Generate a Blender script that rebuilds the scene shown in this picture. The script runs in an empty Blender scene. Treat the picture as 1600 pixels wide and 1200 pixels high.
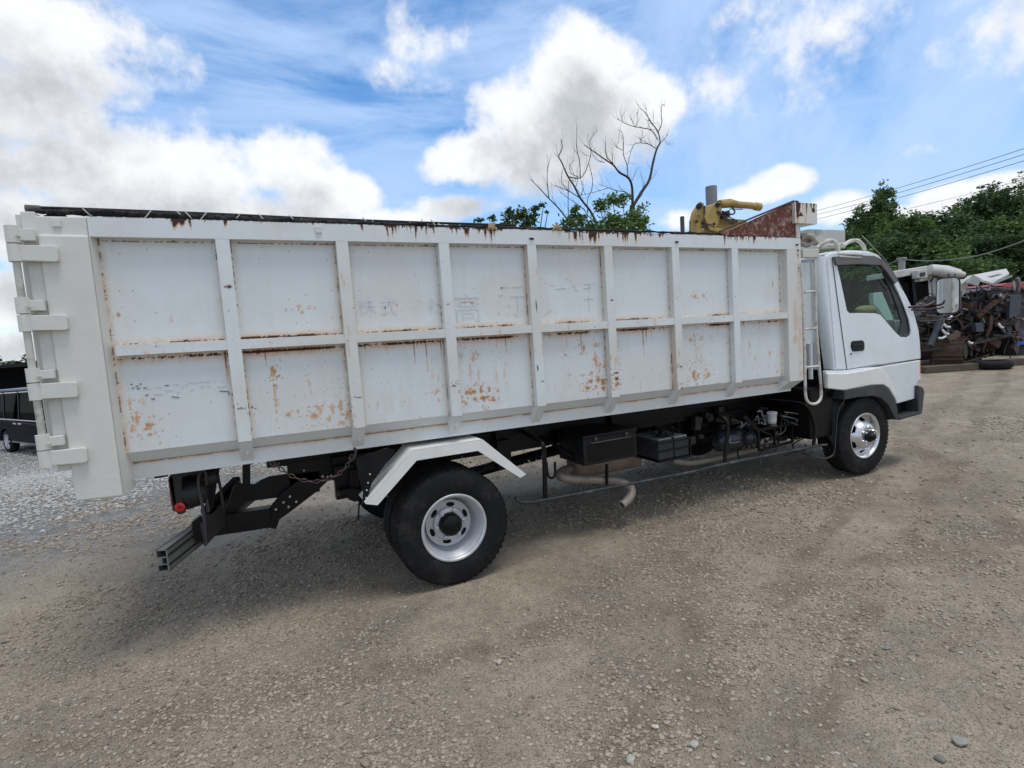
import bpy, bmesh, math, random
import numpy as np
from mathutils import Vector, Matrix, noise as mn
random.seed(7)
R = math.radians
SC = bpy.context.scene
COL = SC.collection

# ------------------------------------------------------------------ camera
CAM = Vector((1.1195, -3.6082, 1.7365))
RT = Vector((0.90156, -0.42712, -0.06898)); UP = Vector((0.10162, 0.05408, 0.99335)); FW = Vector((0.42055, 0.90258, -0.09216))
cd = bpy.data.cameras.new('camera'); cam = bpy.data.objects.new('camera', cd); COL.objects.link(cam)
cd.sensor_width = 36; cd.lens = 878.31 / 1600 * 36; cd.clip_start = 0.05; cd.clip_end = 5000
cam.matrix_world = Matrix(((RT.x, UP.x, -FW.x, CAM.x), (RT.y, UP.y, -FW.y, CAM.y), (RT.z, UP.z, -FW.z, CAM.z), (0, 0, 0, 1)))
SC.camera = cam

def ray(px, py):
    return RT * ((px - 800) / 878.31) - UP * ((py - 600) / 878.31) + FW
def P(px, py, y):                      # photo point -> world point on the plane y
    d = ray(px, py); return CAM + d * ((y - CAM.y) / d.y)
def PX(px, py, x):
    d = ray(px, py); return CAM + d * ((x - CAM.x) / d.x)
def D(px, py, dist):                   # photo point at a forward distance
    return CAM + ray(px, py) * dist

# ------------------------------------------------------------------ world: sky with clouds
SUN_EL, SUN_AZ = 75, 160               # azimuth measured from +y towards +x
SC.view_settings.view_transform = 'Standard'; SC.view_settings.look = 'None'
SC.view_settings.exposure = 0.36; SC.view_settings.gamma = 1
W = bpy.data.worlds.new('World'); SC.world = W; W.use_nodes = True
def build_world():
    nt = W.node_tree; nt.nodes.clear()
    def N(tree, t, **k):
        n = tree.nodes.new(t)
        for a, b in k.items(): setattr(n, a, b)
        return n
    def link(tree, a, b): tree.links.new(a, b)
    def mathn(tree, op, *ins, clamp=False):
        n = tree.nodes.new('ShaderNodeMath'); n.operation = op; n.use_clamp = clamp
        for i, v in enumerate(ins):
            if isinstance(v, (int, float)): n.inputs[i].default_value = v
            else: tree.links.new(v, n.inputs[i])
        return n.outputs[0]
    def smooth(tree, v, a, b):
        n = tree.nodes.new('ShaderNodeMapRange'); n.interpolation_type = 'SMOOTHSTEP'
        tree.links.new(v, n.inputs[0]); n.inputs[1].default_value = a; n.inputs[2].default_value = b
        return n.outputs[0]
    # cumulus: (px, py, rx, ry, weight) read off the photo, turned into azimuth / elevation
    blobs = [(60,60,190,110,1),(10,150,170,120,1),(150,120,90,60,.9),(90,260,170,75,1),(230,250,150,70,1),(330,270,150,85,1),(430,260,100,70,1),(490,310,90,60,1),(300,330,330,60,1),(60,350,180,80,1),(560,310,50,40,.7),
             (900,140,105,100,1),(800,190,90,85,1),(940,170,125,105,1),(760,240,95,55,1),(860,235,140,70,1),(1000,160,70,70,1),(900,100,55,50,.8),(700,255,45,35,.8),
             (655,85,60,50,.42),(640,120,70,40,.40),(725,75,28,34,.32),(615,15,24,32,.34),
             (1220,285,55,28,1),(1190,300,70,20,.8),(1310,325,60,28,.85),(1180,60,110,80,.30),(1330,10,210,80,.38),(1240,100,130,60,.20),(1560,60,120,60,.16),
             (1500,305,80,24,.9),(1560,290,90,24,.9),(700,325,80,22,.8),(620,345,110,25,.8),(1060,345,50,18,.7),(1440,235,45,14,.24),(20,470,120,55,.9),(0,540,160,30,.75),(1440,330,60,20,.8)]
    g = bpy.data.node_groups.new('cloud_field', 'ShaderNodeTree')
    g.interface.new_socket('Vector', in_out='INPUT', socket_type='NodeSocketVector')
    g.interface.new_socket('Lift', in_out='INPUT', socket_type='NodeSocketFloat')
    g.interface.new_socket('Field', in_out='OUTPUT', socket_type='NodeSocketFloat')
    gi = g.nodes.new('NodeGroupInput'); go = g.nodes.new('NodeGroupOutput')
    add = N(g, 'ShaderNodeCombineXYZ'); link(g, gi.outputs[1], add.inputs[2])
    va = N(g, 'ShaderNodeVectorMath', operation='ADD'); link(g, gi.outputs[0], va.inputs[0]); link(g, add.outputs[0], va.inputs[1])
    nv = N(g, 'ShaderNodeVectorMath', operation='NORMALIZE'); link(g, va.outputs[0], nv.inputs[0])
    sp = N(g, 'ShaderNodeSeparateXYZ'); link(g, nv.outputs[0], sp.inputs[0])
    az = mathn(g, 'ARCTAN2', sp.outputs[0], sp.outputs[1]); el = mathn(g, 'ARCSINE', sp.outputs[2])
    cur = None
    for px, py, rx, ry, w in blobs:
        d = ray(px, py).normalized(); a0 = math.atan2(d.x, d.y); e0 = math.asin(d.z)
        s = ray(px, py).length
        ra = rx / 878.31 / s / max(.3, math.cos(e0)) * .98; re = ry / 878.31 / s * .98
        a = mathn(g, 'MULTIPLY', mathn(g, 'SUBTRACT', az, a0), 1 / ra); e = mathn(g, 'MULTIPLY', mathn(g, 'SUBTRACT', el, e0), 1 / re)
        rr = mathn(g, 'MULTIPLY_ADD', a, a, mathn(g, 'MULTIPLY', e, e))
        f = mathn(g, 'MULTIPLY', mathn(g, 'SUBTRACT', 1.0, rr), w * 0.8)
        cur = f if cur is None else mathn(g, 'MAXIMUM', cur, f)
    # free-form clouds everywhere outside the field of view
    ns = N(g, 'ShaderNodeTexNoise'); ns.inputs['Scale'].default_value = 2.3; ns.inputs['Detail'].default_value = 3
    link(g, nv.outputs[0], ns.inputs['Vector'])
    off = smooth(g, mathn(g, 'ABSOLUTE', mathn(g, 'SUBTRACT', az, math.atan2(FW.x, FW.y))), 0.80, 1.0)
    hi = smooth(g, el, 0.66, 0.85)
    out = mathn(g, 'MAXIMUM', off, hi)
    fr = mathn(g, 'SUBTRACT', mathn(g, 'MULTIPLY', mathn(g, 'SUBTRACT', ns.outputs[0], 0.47), 6.0), mathn(g, 'MULTIPLY', mathn(g, 'SUBTRACT', 1.0, out), 9.0))
    cur = mathn(g, 'MAXIMUM', mathn(g, 'MAXIMUM', cur, -0.9), fr)
    n1 = N(g, 'ShaderNodeTexNoise'); n1.inputs['Scale'].default_value = 7.0; n1.inputs['Detail'].default_value = 9; n1.inputs['Roughness'].default_value = 0.58
    link(g, nv.outputs[0], n1.inputs['Vector'])
    cur = mathn(g, 'ADD', cur, mathn(g, 'MULTIPLY', mathn(g, 'SUBTRACT', n1.outputs[0], 0.5), 2.0))
    n3 = N(g, 'ShaderNodeTexNoise'); n3.inputs['Scale'].default_value = 22.0; n3.inputs['Detail'].default_value = 6; n3.inputs['Roughness'].default_value = 0.6
    link(g, nv.outputs[0], n3.inputs['Vector'])
    cur = mathn(g, 'ADD', cur, mathn(g, 'MULTIPLY', mathn(g, 'SUBTRACT', n3.outputs[0], 0.5), 1.0))
    link(g, cur, go.inputs[0])
    tc = N(nt, 'ShaderNodeTexCoord')
    def cf(lift):
        n = N(nt, 'ShaderNodeGroup'); n.node_tree = g; link(nt, tc.outputs['Generated'], n.inputs[0]); n.inputs[1].default_value = lift
        return n.outputs[0]
    f0 = cf(0.0); f1 = cf(0.075)
    mask = smooth(nt, f0, -0.06, 0.58)
    # shade: where there is more cloud above this point it is greyer
    thick = smooth(nt, mathn(nt, 'ADD', mathn(nt, 'MULTIPLY', f1, 0.9), mathn(nt, 'MULTIPLY', f0, 0.35)), 0.12, 1.30)
    cr = N(nt, 'ShaderNodeMixRGB'); link(nt, thick, cr.inputs[0]); cr.inputs[1].default_value = (.79, .80, .82, 1); cr.inputs[2].default_value = (.42, .445, .48, 1)
    # cirrus veils
    sp = N(nt, 'ShaderNodeSeparateXYZ'); link(nt, tc.outputs['Generated'], sp.inputs[0])
    mp = N(nt, 'ShaderNodeMapping'); link(nt, tc.outputs['Generated'], mp.inputs[0]); mp.inputs['Scale'].default_value = (1.6, 2.4, 7.0); mp.inputs['Rotation'].default_value = (0.5, 0.55, 0.3)
    n2 = N(nt, 'ShaderNodeTexNoise'); n2.inputs['Scale'].default_value = 1.6; n2.inputs['Detail'].default_value = 8; n2.inputs['Roughness'].default_value = .6; n2.inputs['Distortion'].default_value = .4
    link(nt, mp.outputs[0], n2.inputs['Vector'])
    ci = mathn(nt, 'MULTIPLY', smooth(nt, n2.outputs[0], 0.32, 0.66), 0.75)
    # thin high veil towards the right of the truck
    azw = mathn(nt, 'ARCTAN2', sp.outputs[0], sp.outputs[1])
    mp2 = N(nt, 'ShaderNodeMapping'); link(nt, tc.outputs['Generated'], mp2.inputs[0]); mp2.inputs['Scale'].default_value = (5.0, 1.6, 2.2); mp2.inputs['Rotation'].default_value = (0.2, 0.7, -0.5)
    n4 = N(nt, 'ShaderNodeTexNoise'); n4.inputs['Scale'].default_value = 1.5; n4.inputs['Detail'].default_value = 7; n4.inputs['Roughness'].default_value = .6; link(nt, mp2.outputs[0], n4.inputs['Vector'])
    ve = mathn(nt, 'MULTIPLY', mathn(nt, 'MULTIPLY', smooth(nt, azw, 0.45, 0.80), smooth(nt, n4.outputs[0], 0.22, 0.62)), 0.85)
    ci = mathn(nt, 'MAXIMUM', ci, ve)
    # haze near the horizon
    hz = mathn(nt, 'MULTIPLY', smooth(nt, mathn(nt, 'ABSOLUTE', sp.outputs[2]), 0.22, -0.05), 0.5)
    ci = mathn(nt, 'MAXIMUM', ci, hz)
    sky = N(nt, 'ShaderNodeTexSky'); sky.sky_type = 'NISHITA'; sky.sun_disc = False
    sky.sun_elevation = R(SUN_EL); sky.sun_rotation = R(SUN_AZ); sky.air_density = 1.0; sky.dust_density = 0.3; sky.ozone_density = 2.5
    hs = N(nt, 'ShaderNodeHueSaturation'); hs.inputs['Saturation'].default_value = 1.28; link(nt, sky.outputs[0], hs.inputs['Color'])
    b1 = N(nt, 'ShaderNodeBackground'); link(nt, hs.outputs[0], b1.inputs[0]); b1.inputs[1].default_value = 0.145
    b2 = N(nt, 'ShaderNodeBackground'); b2.inputs[0].default_value = (.47, .63, .90, 1); b2.inputs[1].default_value = 0.92
    b3 = N(nt, 'ShaderNodeBackground'); link(nt, cr.outputs[0], b3.inputs[0]); b3.inputs[1].default_value = 0.98
    m1 = N(nt, 'ShaderNodeMixShader'); link(nt, ci, m1.inputs[0]); link(nt, b1.outputs[0], m1.inputs[1]); link(nt, b2.outputs[0], m1.inputs[2])
    m2 = N(nt, 'ShaderNodeMixShader'); link(nt, mask, m2.inputs[0]); link(nt, m1.outputs[0], m2.inputs[1]); link(nt, b3.outputs[0], m2.inputs[2])
    o = N(nt, 'ShaderNodeOutputWorld'); link(nt, m2.outputs[0], o.inputs[0])
build_world()
W.cycles.sampling_method = 'MANUAL'; W.cycles.sample_map_resolution = 512

sl = bpy.data.lights.new('sun', 'SUN'); sl.energy = 1.3; sl.angle = R(20); sl.color = (1, .96, .9)
so = bpy.data.objects.new('sun', sl); COL.objects.link(so)
sd = Vector((math.sin(R(SUN_AZ)) * math.cos(R(SUN_EL)), math.cos(R(SUN_AZ)) * math.cos(R(SUN_EL)), math.sin(R(SUN_EL))))
so.rotation_euler = sd.to_track_quat('Z', 'Y').to_euler(); so.location = sd * 50

# ------------------------------------------------------------------ materials
def hexlin(r, g, b):
    f = lambda c: (c / 255 / 12.92) if c / 255 <= .04045 else ((c / 255 + .055) / 1.055) ** 2.4
    return (f(r), f(g), f(b), 1)
def newmat(name):
    m = bpy.data.materials.new(name); m.use_nodes = True
    nt = m.node_tree; b = nt.nodes['Principled BSDF']; return m, nt, b
def simple(name, col, rough=.5, metal=0., var=.15, scale=8., bump=.0, bscale=60., spec=.5, coat=0., dirt=None, dirtamt=.5):
    """paint / rubber / steel with uneven tone, grime patches and fine bump"""
    m, nt, b = newmat(name)
    tc = nt.nodes.new('ShaderNodeTexCoord')
    n = nt.nodes.new('ShaderNodeTexNoise'); n.inputs['Scale'].default_value = scale; n.inputs['Detail'].default_value = 6; n.inputs['Roughness'].default_value = .65
    nt.links.new(tc.outputs['Object'], n.inputs['Vector'])
    mx = nt.nodes.new('ShaderNodeMixRGB')
    mr = nt.nodes.new('ShaderNodeMapRange'); nt.links.new(n.outputs[0], mr.inputs[0]); mr.inputs[1].default_value = .3; mr.inputs[2].default_value = .7
    nt.links.new(mr.outputs[0], mx.inputs[0])
    c = Vector(col[:3])
    mx.inputs[1].default_value = (*(c * (1 - var)), 1); mx.inputs[2].default_value = (*[min(1, v) for v in c * (1 + var)], 1)
    out = mx.outputs[0]
    if dirt:
        n2 = nt.nodes.new('ShaderNodeTexNoise'); n2.inputs['Scale'].default_value = scale * .6; n2.inputs['Detail'].default_value = 10; n2.inputs['Roughness'].default_value = .75
        nt.links.new(tc.outputs['Object'], n2.inputs['Vector'])
        r2 = nt.nodes.new('ShaderNodeMapRange'); nt.links.new(n2.outputs[0], r2.inputs[0]); r2.inputs[1].default_value = .5; r2.inputs[2].default_value = .68; r2.inputs[4].default_value = dirtamt
        m3 = nt.nodes.new('ShaderNodeMixRGB'); nt.links.new(r2.outputs[0], m3.inputs[0]); nt.links.new(out, m3.inputs[1]); m3.inputs[2].default_value = (*dirt[:3], 1); out = m3.outputs[0]
    nt.links.new(out, b.inputs['Base Color'])
    rr = nt.nodes.new('ShaderNodeMapRange'); nt.links.new(n.outputs[0], rr.inputs[0]); rr.inputs[3].default_value = max(0, rough - .12); rr.inputs[4].default_value = min(1, rough + .12)
    nt.links.new(rr.outputs[0], b.inputs['Roughness'])
    b.inputs['Metallic'].default_value = metal; b.inputs['Specular IOR Level'].default_value = spec; b.inputs['Coat Weight'].default_value = coat
    if bump:
        n3 = nt.nodes.new('ShaderNodeTexNoise'); n3.inputs['Scale'].default_value = bscale; n3.inputs['Detail'].default_value = 4
        nt.links.new(tc.outputs['Object'], n3.inputs['Vector'])
        bp = nt.nodes.new('ShaderNodeBump'); bp.inputs['Strength'].default_value = bump; bp.inputs['Distance'].default_value = .01
        nt.links.new(n3.outputs[0], bp.inputs['Height']); nt.links.new(bp.outputs[0], b.inputs['Normal'])
    return m

def worn_paint(name, col, cream=(.62, .57, .46)):
    """white paint; the 'wear' attribute carries R = bare dark rust, G = orange stain, B = cream grime"""
    m, nt, b = newmat(name)
    at = nt.nodes.new('ShaderNodeAttribute'); at.attribute_name = 'wear'
    s = nt.nodes.new('ShaderNodeSeparateColor'); nt.links.new(at.outputs['Color'], s.inputs[0])
    tc = nt.nodes.new('ShaderNodeTexCoord')
    n = nt.nodes.new('ShaderNodeTexNoise'); n.inputs['Scale'].default_value = 3; n.inputs['Detail'].default_value = 8; n.inputs['Roughness'].default_value = .7
    nt.links.new(tc.outputs['Object'], n.inputs['Vector'])
    nf = nt.nodes.new('ShaderNodeTexNoise'); nf.inputs['Scale'].default_value = 90; nf.inputs['Detail'].default_value = 4
    nt.links.new(tc.outputs['Object'], nf.inputs['Vector'])
    cur = nt.nodes.new('ShaderNodeMixRGB'); nt.links.new(n.outputs[0], cur.inputs[0]); c = Vector(col)
    cur.inputs[1].default_value = (*(c * .93), 1); cur.inputs[2].default_value = (*(c * 1.05), 1)
    def over(prev, fac, colr):
        q = nt.nodes.new('ShaderNodeMixRGB'); nt.links.new(fac, q.inputs[0]); nt.links.new(prev, q.inputs[1]); q.inputs[2].default_value = (*colr, 1); return q.outputs[0]
    def mul(a, k, lo=.55):
        q = nt.nodes.new('ShaderNodeMapRange'); nt.links.new(nf.outputs[0], q.inputs[0]); q.inputs[1].default_value = .35; q.inputs[2].default_value = .6; q.inputs[3].default_value = lo; q.inputs[4].default_value = k
        w = nt.nodes.new('ShaderNodeMath'); w.operation = 'MULTIPLY'; w.use_clamp = True; nt.links.new(a, w.inputs[0]); nt.links.new(q.outputs[0], w.inputs[1]); return w.outputs[0]
    mpg = nt.nodes.new('ShaderNodeMapping'); nt.links.new(tc.outputs['Object'], mpg.inputs[0]); mpg.inputs['Scale'].default_value = (9, 9, 1.1)
    ng = nt.nodes.new('ShaderNodeTexNoise'); ng.inputs['Scale'].default_value = 1.6; ng.inputs['Detail'].default_value = 9; ng.inputs['Roughness'].default_value = .68; nt.links.new(mpg.outputs[0], ng.inputs['Vector'])
    gm = nt.nodes.new('ShaderNodeMapRange'); nt.links.new(ng.outputs[0], gm.inputs[0]); gm.inputs[1].default_value = .50; gm.inputs[2].default_value = .78; gm.inputs[4].default_value = .26
    cur = nt.nodes.new('ShaderNodeMixRGB') if False else cur
    g2 = nt.nodes.new('ShaderNodeMixRGB'); nt.links.new(gm.outputs[0], g2.inputs[0]); nt.links.new(cur.outputs[0], g2.inputs[1]); g2.inputs[2].default_value = (.56, .53, .45, 1); cur = g2
    c1 = over(cur.outputs[0], mul(s.outputs[2], 1, .7), cream)
    c2 = over(c1, mul(s.outputs[1], 1.1, .6), (.60, .27, .07))
    rc = nt.nodes.new('ShaderNodeMixRGB'); nt.links.new(nf.outputs[0], rc.inputs[0]); rc.inputs[1].default_value = (.020, .012, .011, 1); rc.inputs[2].default_value = (.085, .030, .016, 1)
    q = nt.nodes.new('ShaderNodeMixRGB'); nt.links.new(s.outputs[0], q.inputs[0]); nt.links.new(c2, q.inputs[1]); nt.links.new(rc.outputs[0], q.inputs[2])
    nt.links.new(q.outputs[0], b.inputs['Base Color'])
    rr = nt.nodes.new('ShaderNodeMath'); rr.operation = 'MULTIPLY_ADD'; nt.links.new(s.outputs[0], rr.inputs[0]); rr.inputs[1].default_value = .4; rr.inputs[2].default_value = .42
    nt.links.new(rr.outputs[0], b.inputs['Roughness'])
    bp = nt.nodes.new('ShaderNodeBump'); bp.inputs['Strength'].default_value = .25; bp.inputs['Distance'].default_value = .02
    nt.links.new(n.outputs[0], bp.inputs['Height']); nt.links.new(bp.outputs[0], b.inputs['Normal'])
    return m

M = {}
M['body'] = worn_paint('box_paint', (.725, .75, .75))
M['cream'] = worn_paint('cream_paint', (.68, .67, .61))
M['cab'] = simple('cab_paint', (.73, .765, .775), .28, var=.03, scale=2, coat=.3, dirt=(.55, .55, .52), dirtamt=.35)
M['ladder'] = simple('rusted_white_tube', (.62, .60, .52), .5, var=.06, scale=12, dirt=(.17, .06, .035), dirtamt=1.)
M['fender'] = simple('fender_paint', (.80, .79, .74), .42, var=.04, scale=5, dirt=(.5, .47, .40), dirtamt=.3)
M['rust'] = simple('rust_sheet', (.13, .038, .022), .85, var=.55, scale=34, bump=.6, dirt=(.52, .46, .40), dirtamt=.85)
M['black'] = simple('chassis_black', (.004, .0045, .0055), .38, var=.35, scale=6, spec=.25, dirt=(.014, .013, .012), dirtamt=.5)
M['plastic'] = simple('grey_plastic', (.035, .037, .04), .6, var=.15, scale=5, bump=.1, dirt=(.12, .11, .10), dirtamt=.4)
M['flap'] = simple('flap_steel', (.05, .046, .044), .6, var=.2, scale=6)
M['rubber'] = simple('tyre_rubber', (.009, .009, .0095), .75, var=.25, scale=14, bump=.15, spec=.25, dirt=(.055, .050, .044), dirtamt=.5)
M['silver'] = simple('silver_rim', (.60, .61, .63), .38, metal=.45, var=.08, scale=10, dirt=(.28, .26, .23), dirtamt=.4)
M['brightmetal'] = simple('bright_nut', (.65, .65, .66), .3, metal=.7, var=.1)
M['chrome'] = simple('chrome', (.74, .74, .75), .30, metal=.85, var=.08, scale=14, dirt=(.45, .43, .40), dirtamt=.4)
M['alu'] = simple('dull_aluminium', (.22, .225, .21), .45, metal=.5, var=.1, scale=8, dirt=(.12, .11, .09), dirtamt=.5)
M['exhaust'] = simple('exhaust_steel', (.27, .20, .15), .6, metal=.25, var=.25, scale=9, dirt=(.16, .08, .04), dirtamt=.6)
M['tarp'] = simple('black_sheet_roll', (.010, .009, .009), .7, var=.5, scale=20, bump=1., bscale=30, spec=.3, dirt=(.07, .045, .035), dirtamt=.6)
M['rope'] = simple('pale_rope', (.55, .54, .48), .8, var=.15, scale=30, bump=.4)
M['chain'] = simple('rusty_chain', (.10, .065, .055), .55, metal=.5, var=.4, scale=40)
M['red'] = simple('red_reflector', (.75, .03, .02), .2, var=.05, scale=20)
M['orange'] = simple('orange_lens', (.80, .20, .03), .25, var=.05, scale=20)
M['white'] = simple('white_plastic', (.62, .64, .64), .4, var=.08, scale=12)
M['yellow'] = simple('yellow_machine', (.40, .27, .075), .5, var=.15, scale=6, dirt=(.10, .07, .03), dirtamt=.6)
M['steel'] = simple('grey_steel', (.23, .235, .24), .45, metal=.5, var=.12, scale=6)
M['darkrust'] = simple('dark_rust', (.085, .048, .033), .7, metal=.2, var=.5, scale=8, bump=.3, dirt=(.16, .07, .035), dirtamt=.6)
M['oily'] = simple('oily_iron', (.035, .03, .028), .45, metal=.3, var=.4, scale=8, dirt=(.13, .085, .06), dirtamt=.7)
M['bluesteel'] = simple('blue_grey_steel', (.055, .065, .08), .5, metal=.2, var=.25, scale=8)
M['maroon'] = simple('maroon_paint', (.05, .012, .016), .35, var=.1)
M['redpaint'] = simple('faded_red', (.36, .06, .06), .5, var=.15, scale=4)
M['bluepaint'] = simple('blue_paint', (.02, .07, .30), .4, var=.15, scale=4)
M['timber'] = simple('weathered_timber', (.10, .075, .05), .8, var=.3, scale=10, bump=.4)
M['oldwhite'] = simple('machine_white', (.58, .56, .50), .45, var=.08, scale=4, dirt=(.33, .27, .20), dirtamt=.6)
M['navy'] = simple('navy_car_paint', (.003, .005, .012), .18, var=.1, scale=3, coat=.0, spec=.04)
M['seat'] = simple('dark_cloth', (.05, .052, .055), .8, var=.2)
M['dash'] = simple('grey_dash', (.16, .18, .19), .6, var=.1)
M['paper'] = simple('paper', (.6, .7, .68), .6, var=.05)
M['concrete'] = simple('concrete', (.33, .33, .31), .85, var=.12, scale=5, bump=.2)
M['wood'] = simple('dead_branch', (.045, .038, .035), .85, var=.3, scale=10)
M['bark'] = simple('bark', (.07, .055, .04), .9, var=.3, scale=6)
M['wire'] = simple('wire_black', (.03, .03, .035), .6, var=.1)
M['cable'] = simple('cable_grey', (.20, .22, .20), .6, var=.1)
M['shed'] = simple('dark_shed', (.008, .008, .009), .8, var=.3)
M['ghost'] = simple('ghost_letter', (.66, .685, .69), .5, var=.05, scale=40)
M['lamp'] = simple('lamp_black', (.013, .013, .013), .5, var=.2, scale=10, bump=.3)
def glass(name, tint, refl=.9):
    m, nt, b = newmat(name); nt.nodes.remove(b)
    t = nt.nodes.new('ShaderNodeBsdfTransparent'); t.inputs[0].default_value = (*tint, 1)
    g = nt.nodes.new('ShaderNodeBsdfGlossy'); g.inputs['Roughness'].default_value = .02; g.inputs[0].default_value = (refl, refl, refl, 1)
    f = nt.nodes.new('ShaderNodeLayerWeight'); f.inputs[0].default_value = .5
    p5 = nt.nodes.new('ShaderNodeMath'); p5.operation = 'POWER'; nt.links.new(f.outputs['Facing'], p5.inputs[0]); p5.inputs[1].default_value = 5
    f2 = nt.nodes.new('ShaderNodeMath'); f2.operation = 'MULTIPLY_ADD'; nt.links.new(p5.outputs[0], f2.inputs[0]); f2.inputs[1].default_value = .9; f2.inputs[2].default_value = .022
    x = nt.nodes.new('ShaderNodeMixShader'); nt.links.new(f2.outputs[0], x.inputs[0]); nt.links.new(t.outputs[0], x.inputs[1]); nt.links.new(g.outputs[0], x.inputs[2])
    nt.links.new(x.outputs[0], nt.nodes['Material Output'].inputs[0]); return m
M['glass'] = glass('tinted_glass', (.72, .82, .78))
M['darkglass'] = glass('dark_glass', (.02, .025, .035), .22)
m, nt, b = newmat('mirror_glass'); b.inputs['Base Color'].default_value = (.85, .87, .88, 1); b.inputs['Metallic'].default_value = 1; b.inputs['Roughness'].default_value = .03; M['mirror'] = m

def foliage(name, c1, c2, c3):
    m, nt, b = newmat(name)
    gmy = nt.nodes.new('ShaderNodeNewGeometry')
    rp = nt.nodes.new('ShaderNodeValToRGB'); nt.links.new(gmy.outputs['Random Per Island'], rp.inputs[0])
    e = rp.color_ramp.elements; e[0].color = (*c1, 1); e[1].color = (*c3, 1); x = e.new(.6); x.color = (*c2, 1)
    tc = nt.nodes.new('ShaderNodeTexCoord'); n = nt.nodes.new('ShaderNodeTexNoise'); n.inputs['Scale'].default_value = .35; n.inputs['Detail'].default_value = 3
    nt.links.new(tc.outputs['Object'], n.inputs['Vector'])
    mr = nt.nodes.new('ShaderNodeMapRange'); nt.links.new(n.outputs[0], mr.inputs[0]); mr.inputs[1].default_value = .35; mr.inputs[2].default_value = .65; mr.inputs[3].default_value = .45; mr.inputs[4].default_value = 1.5
    mu = nt.nodes.new('ShaderNodeMixRGB'); mu.blend_type = 'MULTIPLY'; mu.inputs[0].default_value = 1
    nt.links.new(rp.outputs[0], mu.inputs[1]); nt.links.new(mr.outputs[0], mu.inputs[2])
    nt.links.new(mu.outputs[0], b.inputs['Base Color']); b.inputs['Roughness'].default_value = .55; b.inputs['Specular IOR Level'].default_value = .3
    tr = nt.nodes.new('ShaderNodeBsdfTranslucent'); nt.links.new(mu.outputs[0], tr.inputs[0])
    mx = nt.nodes.new('ShaderNodeMixShader'); mx.inputs[0].default_value = .38
    nt.links.new(b.outputs[0], mx.inputs[1]); nt.links.new(tr.outputs[0], mx.inputs[2]); nt.links.new(mx.outputs[0], nt.nodes['Material Output'].inputs[0])
    return m
M['leafA'] = foliage('leaves_mid', (0.05, 0.092, 0.026), (0.1, 0.175, 0.05), (0.17, 0.26, 0.08))
M['leafB'] = foliage('leaves_dark', (0.036, 0.068, 0.024), (0.07, 0.125, 0.042), (0.12, 0.19, 0.062))
M['leafC'] = foliage('leaves_fresh', (0.07, 0.13, 0.026), (0.135, 0.23, 0.05), (0.2, 0.3, 0.085))

# ------------------------------------------------------------------ object helpers
def link_obj(name, me, mat=None, parent=None):
    o = bpy.data.objects.new(name, me); COL.objects.link(o)
    if mat and hasattr(me, 'materials'): me.materials.append(mat)
    if parent:
        o.parent = parent; o.matrix_parent_inverse = parent_world(parent).inverted()
    return o
def parent_world(o):
    m = Matrix.LocRotScale(o.location, o.rotation_euler, o.scale)
    if o.parent: m = parent_world(o.parent) @ o.matrix_parent_inverse @ m
    return m
def tag(o, label=None, cat=None, group=None, kind=None):
    if label: o['label'] = label
    if cat: o['category'] = cat
    if group: o['group'] = group
    if kind: o['kind'] = kind
    return o
def empty(name, loc, label, cat, group=None):
    o = bpy.data.objects.new(name, None); COL.objects.link(o); o.location = loc; o.empty_display_size = .2
    return tag(o, label, cat, group)

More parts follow.
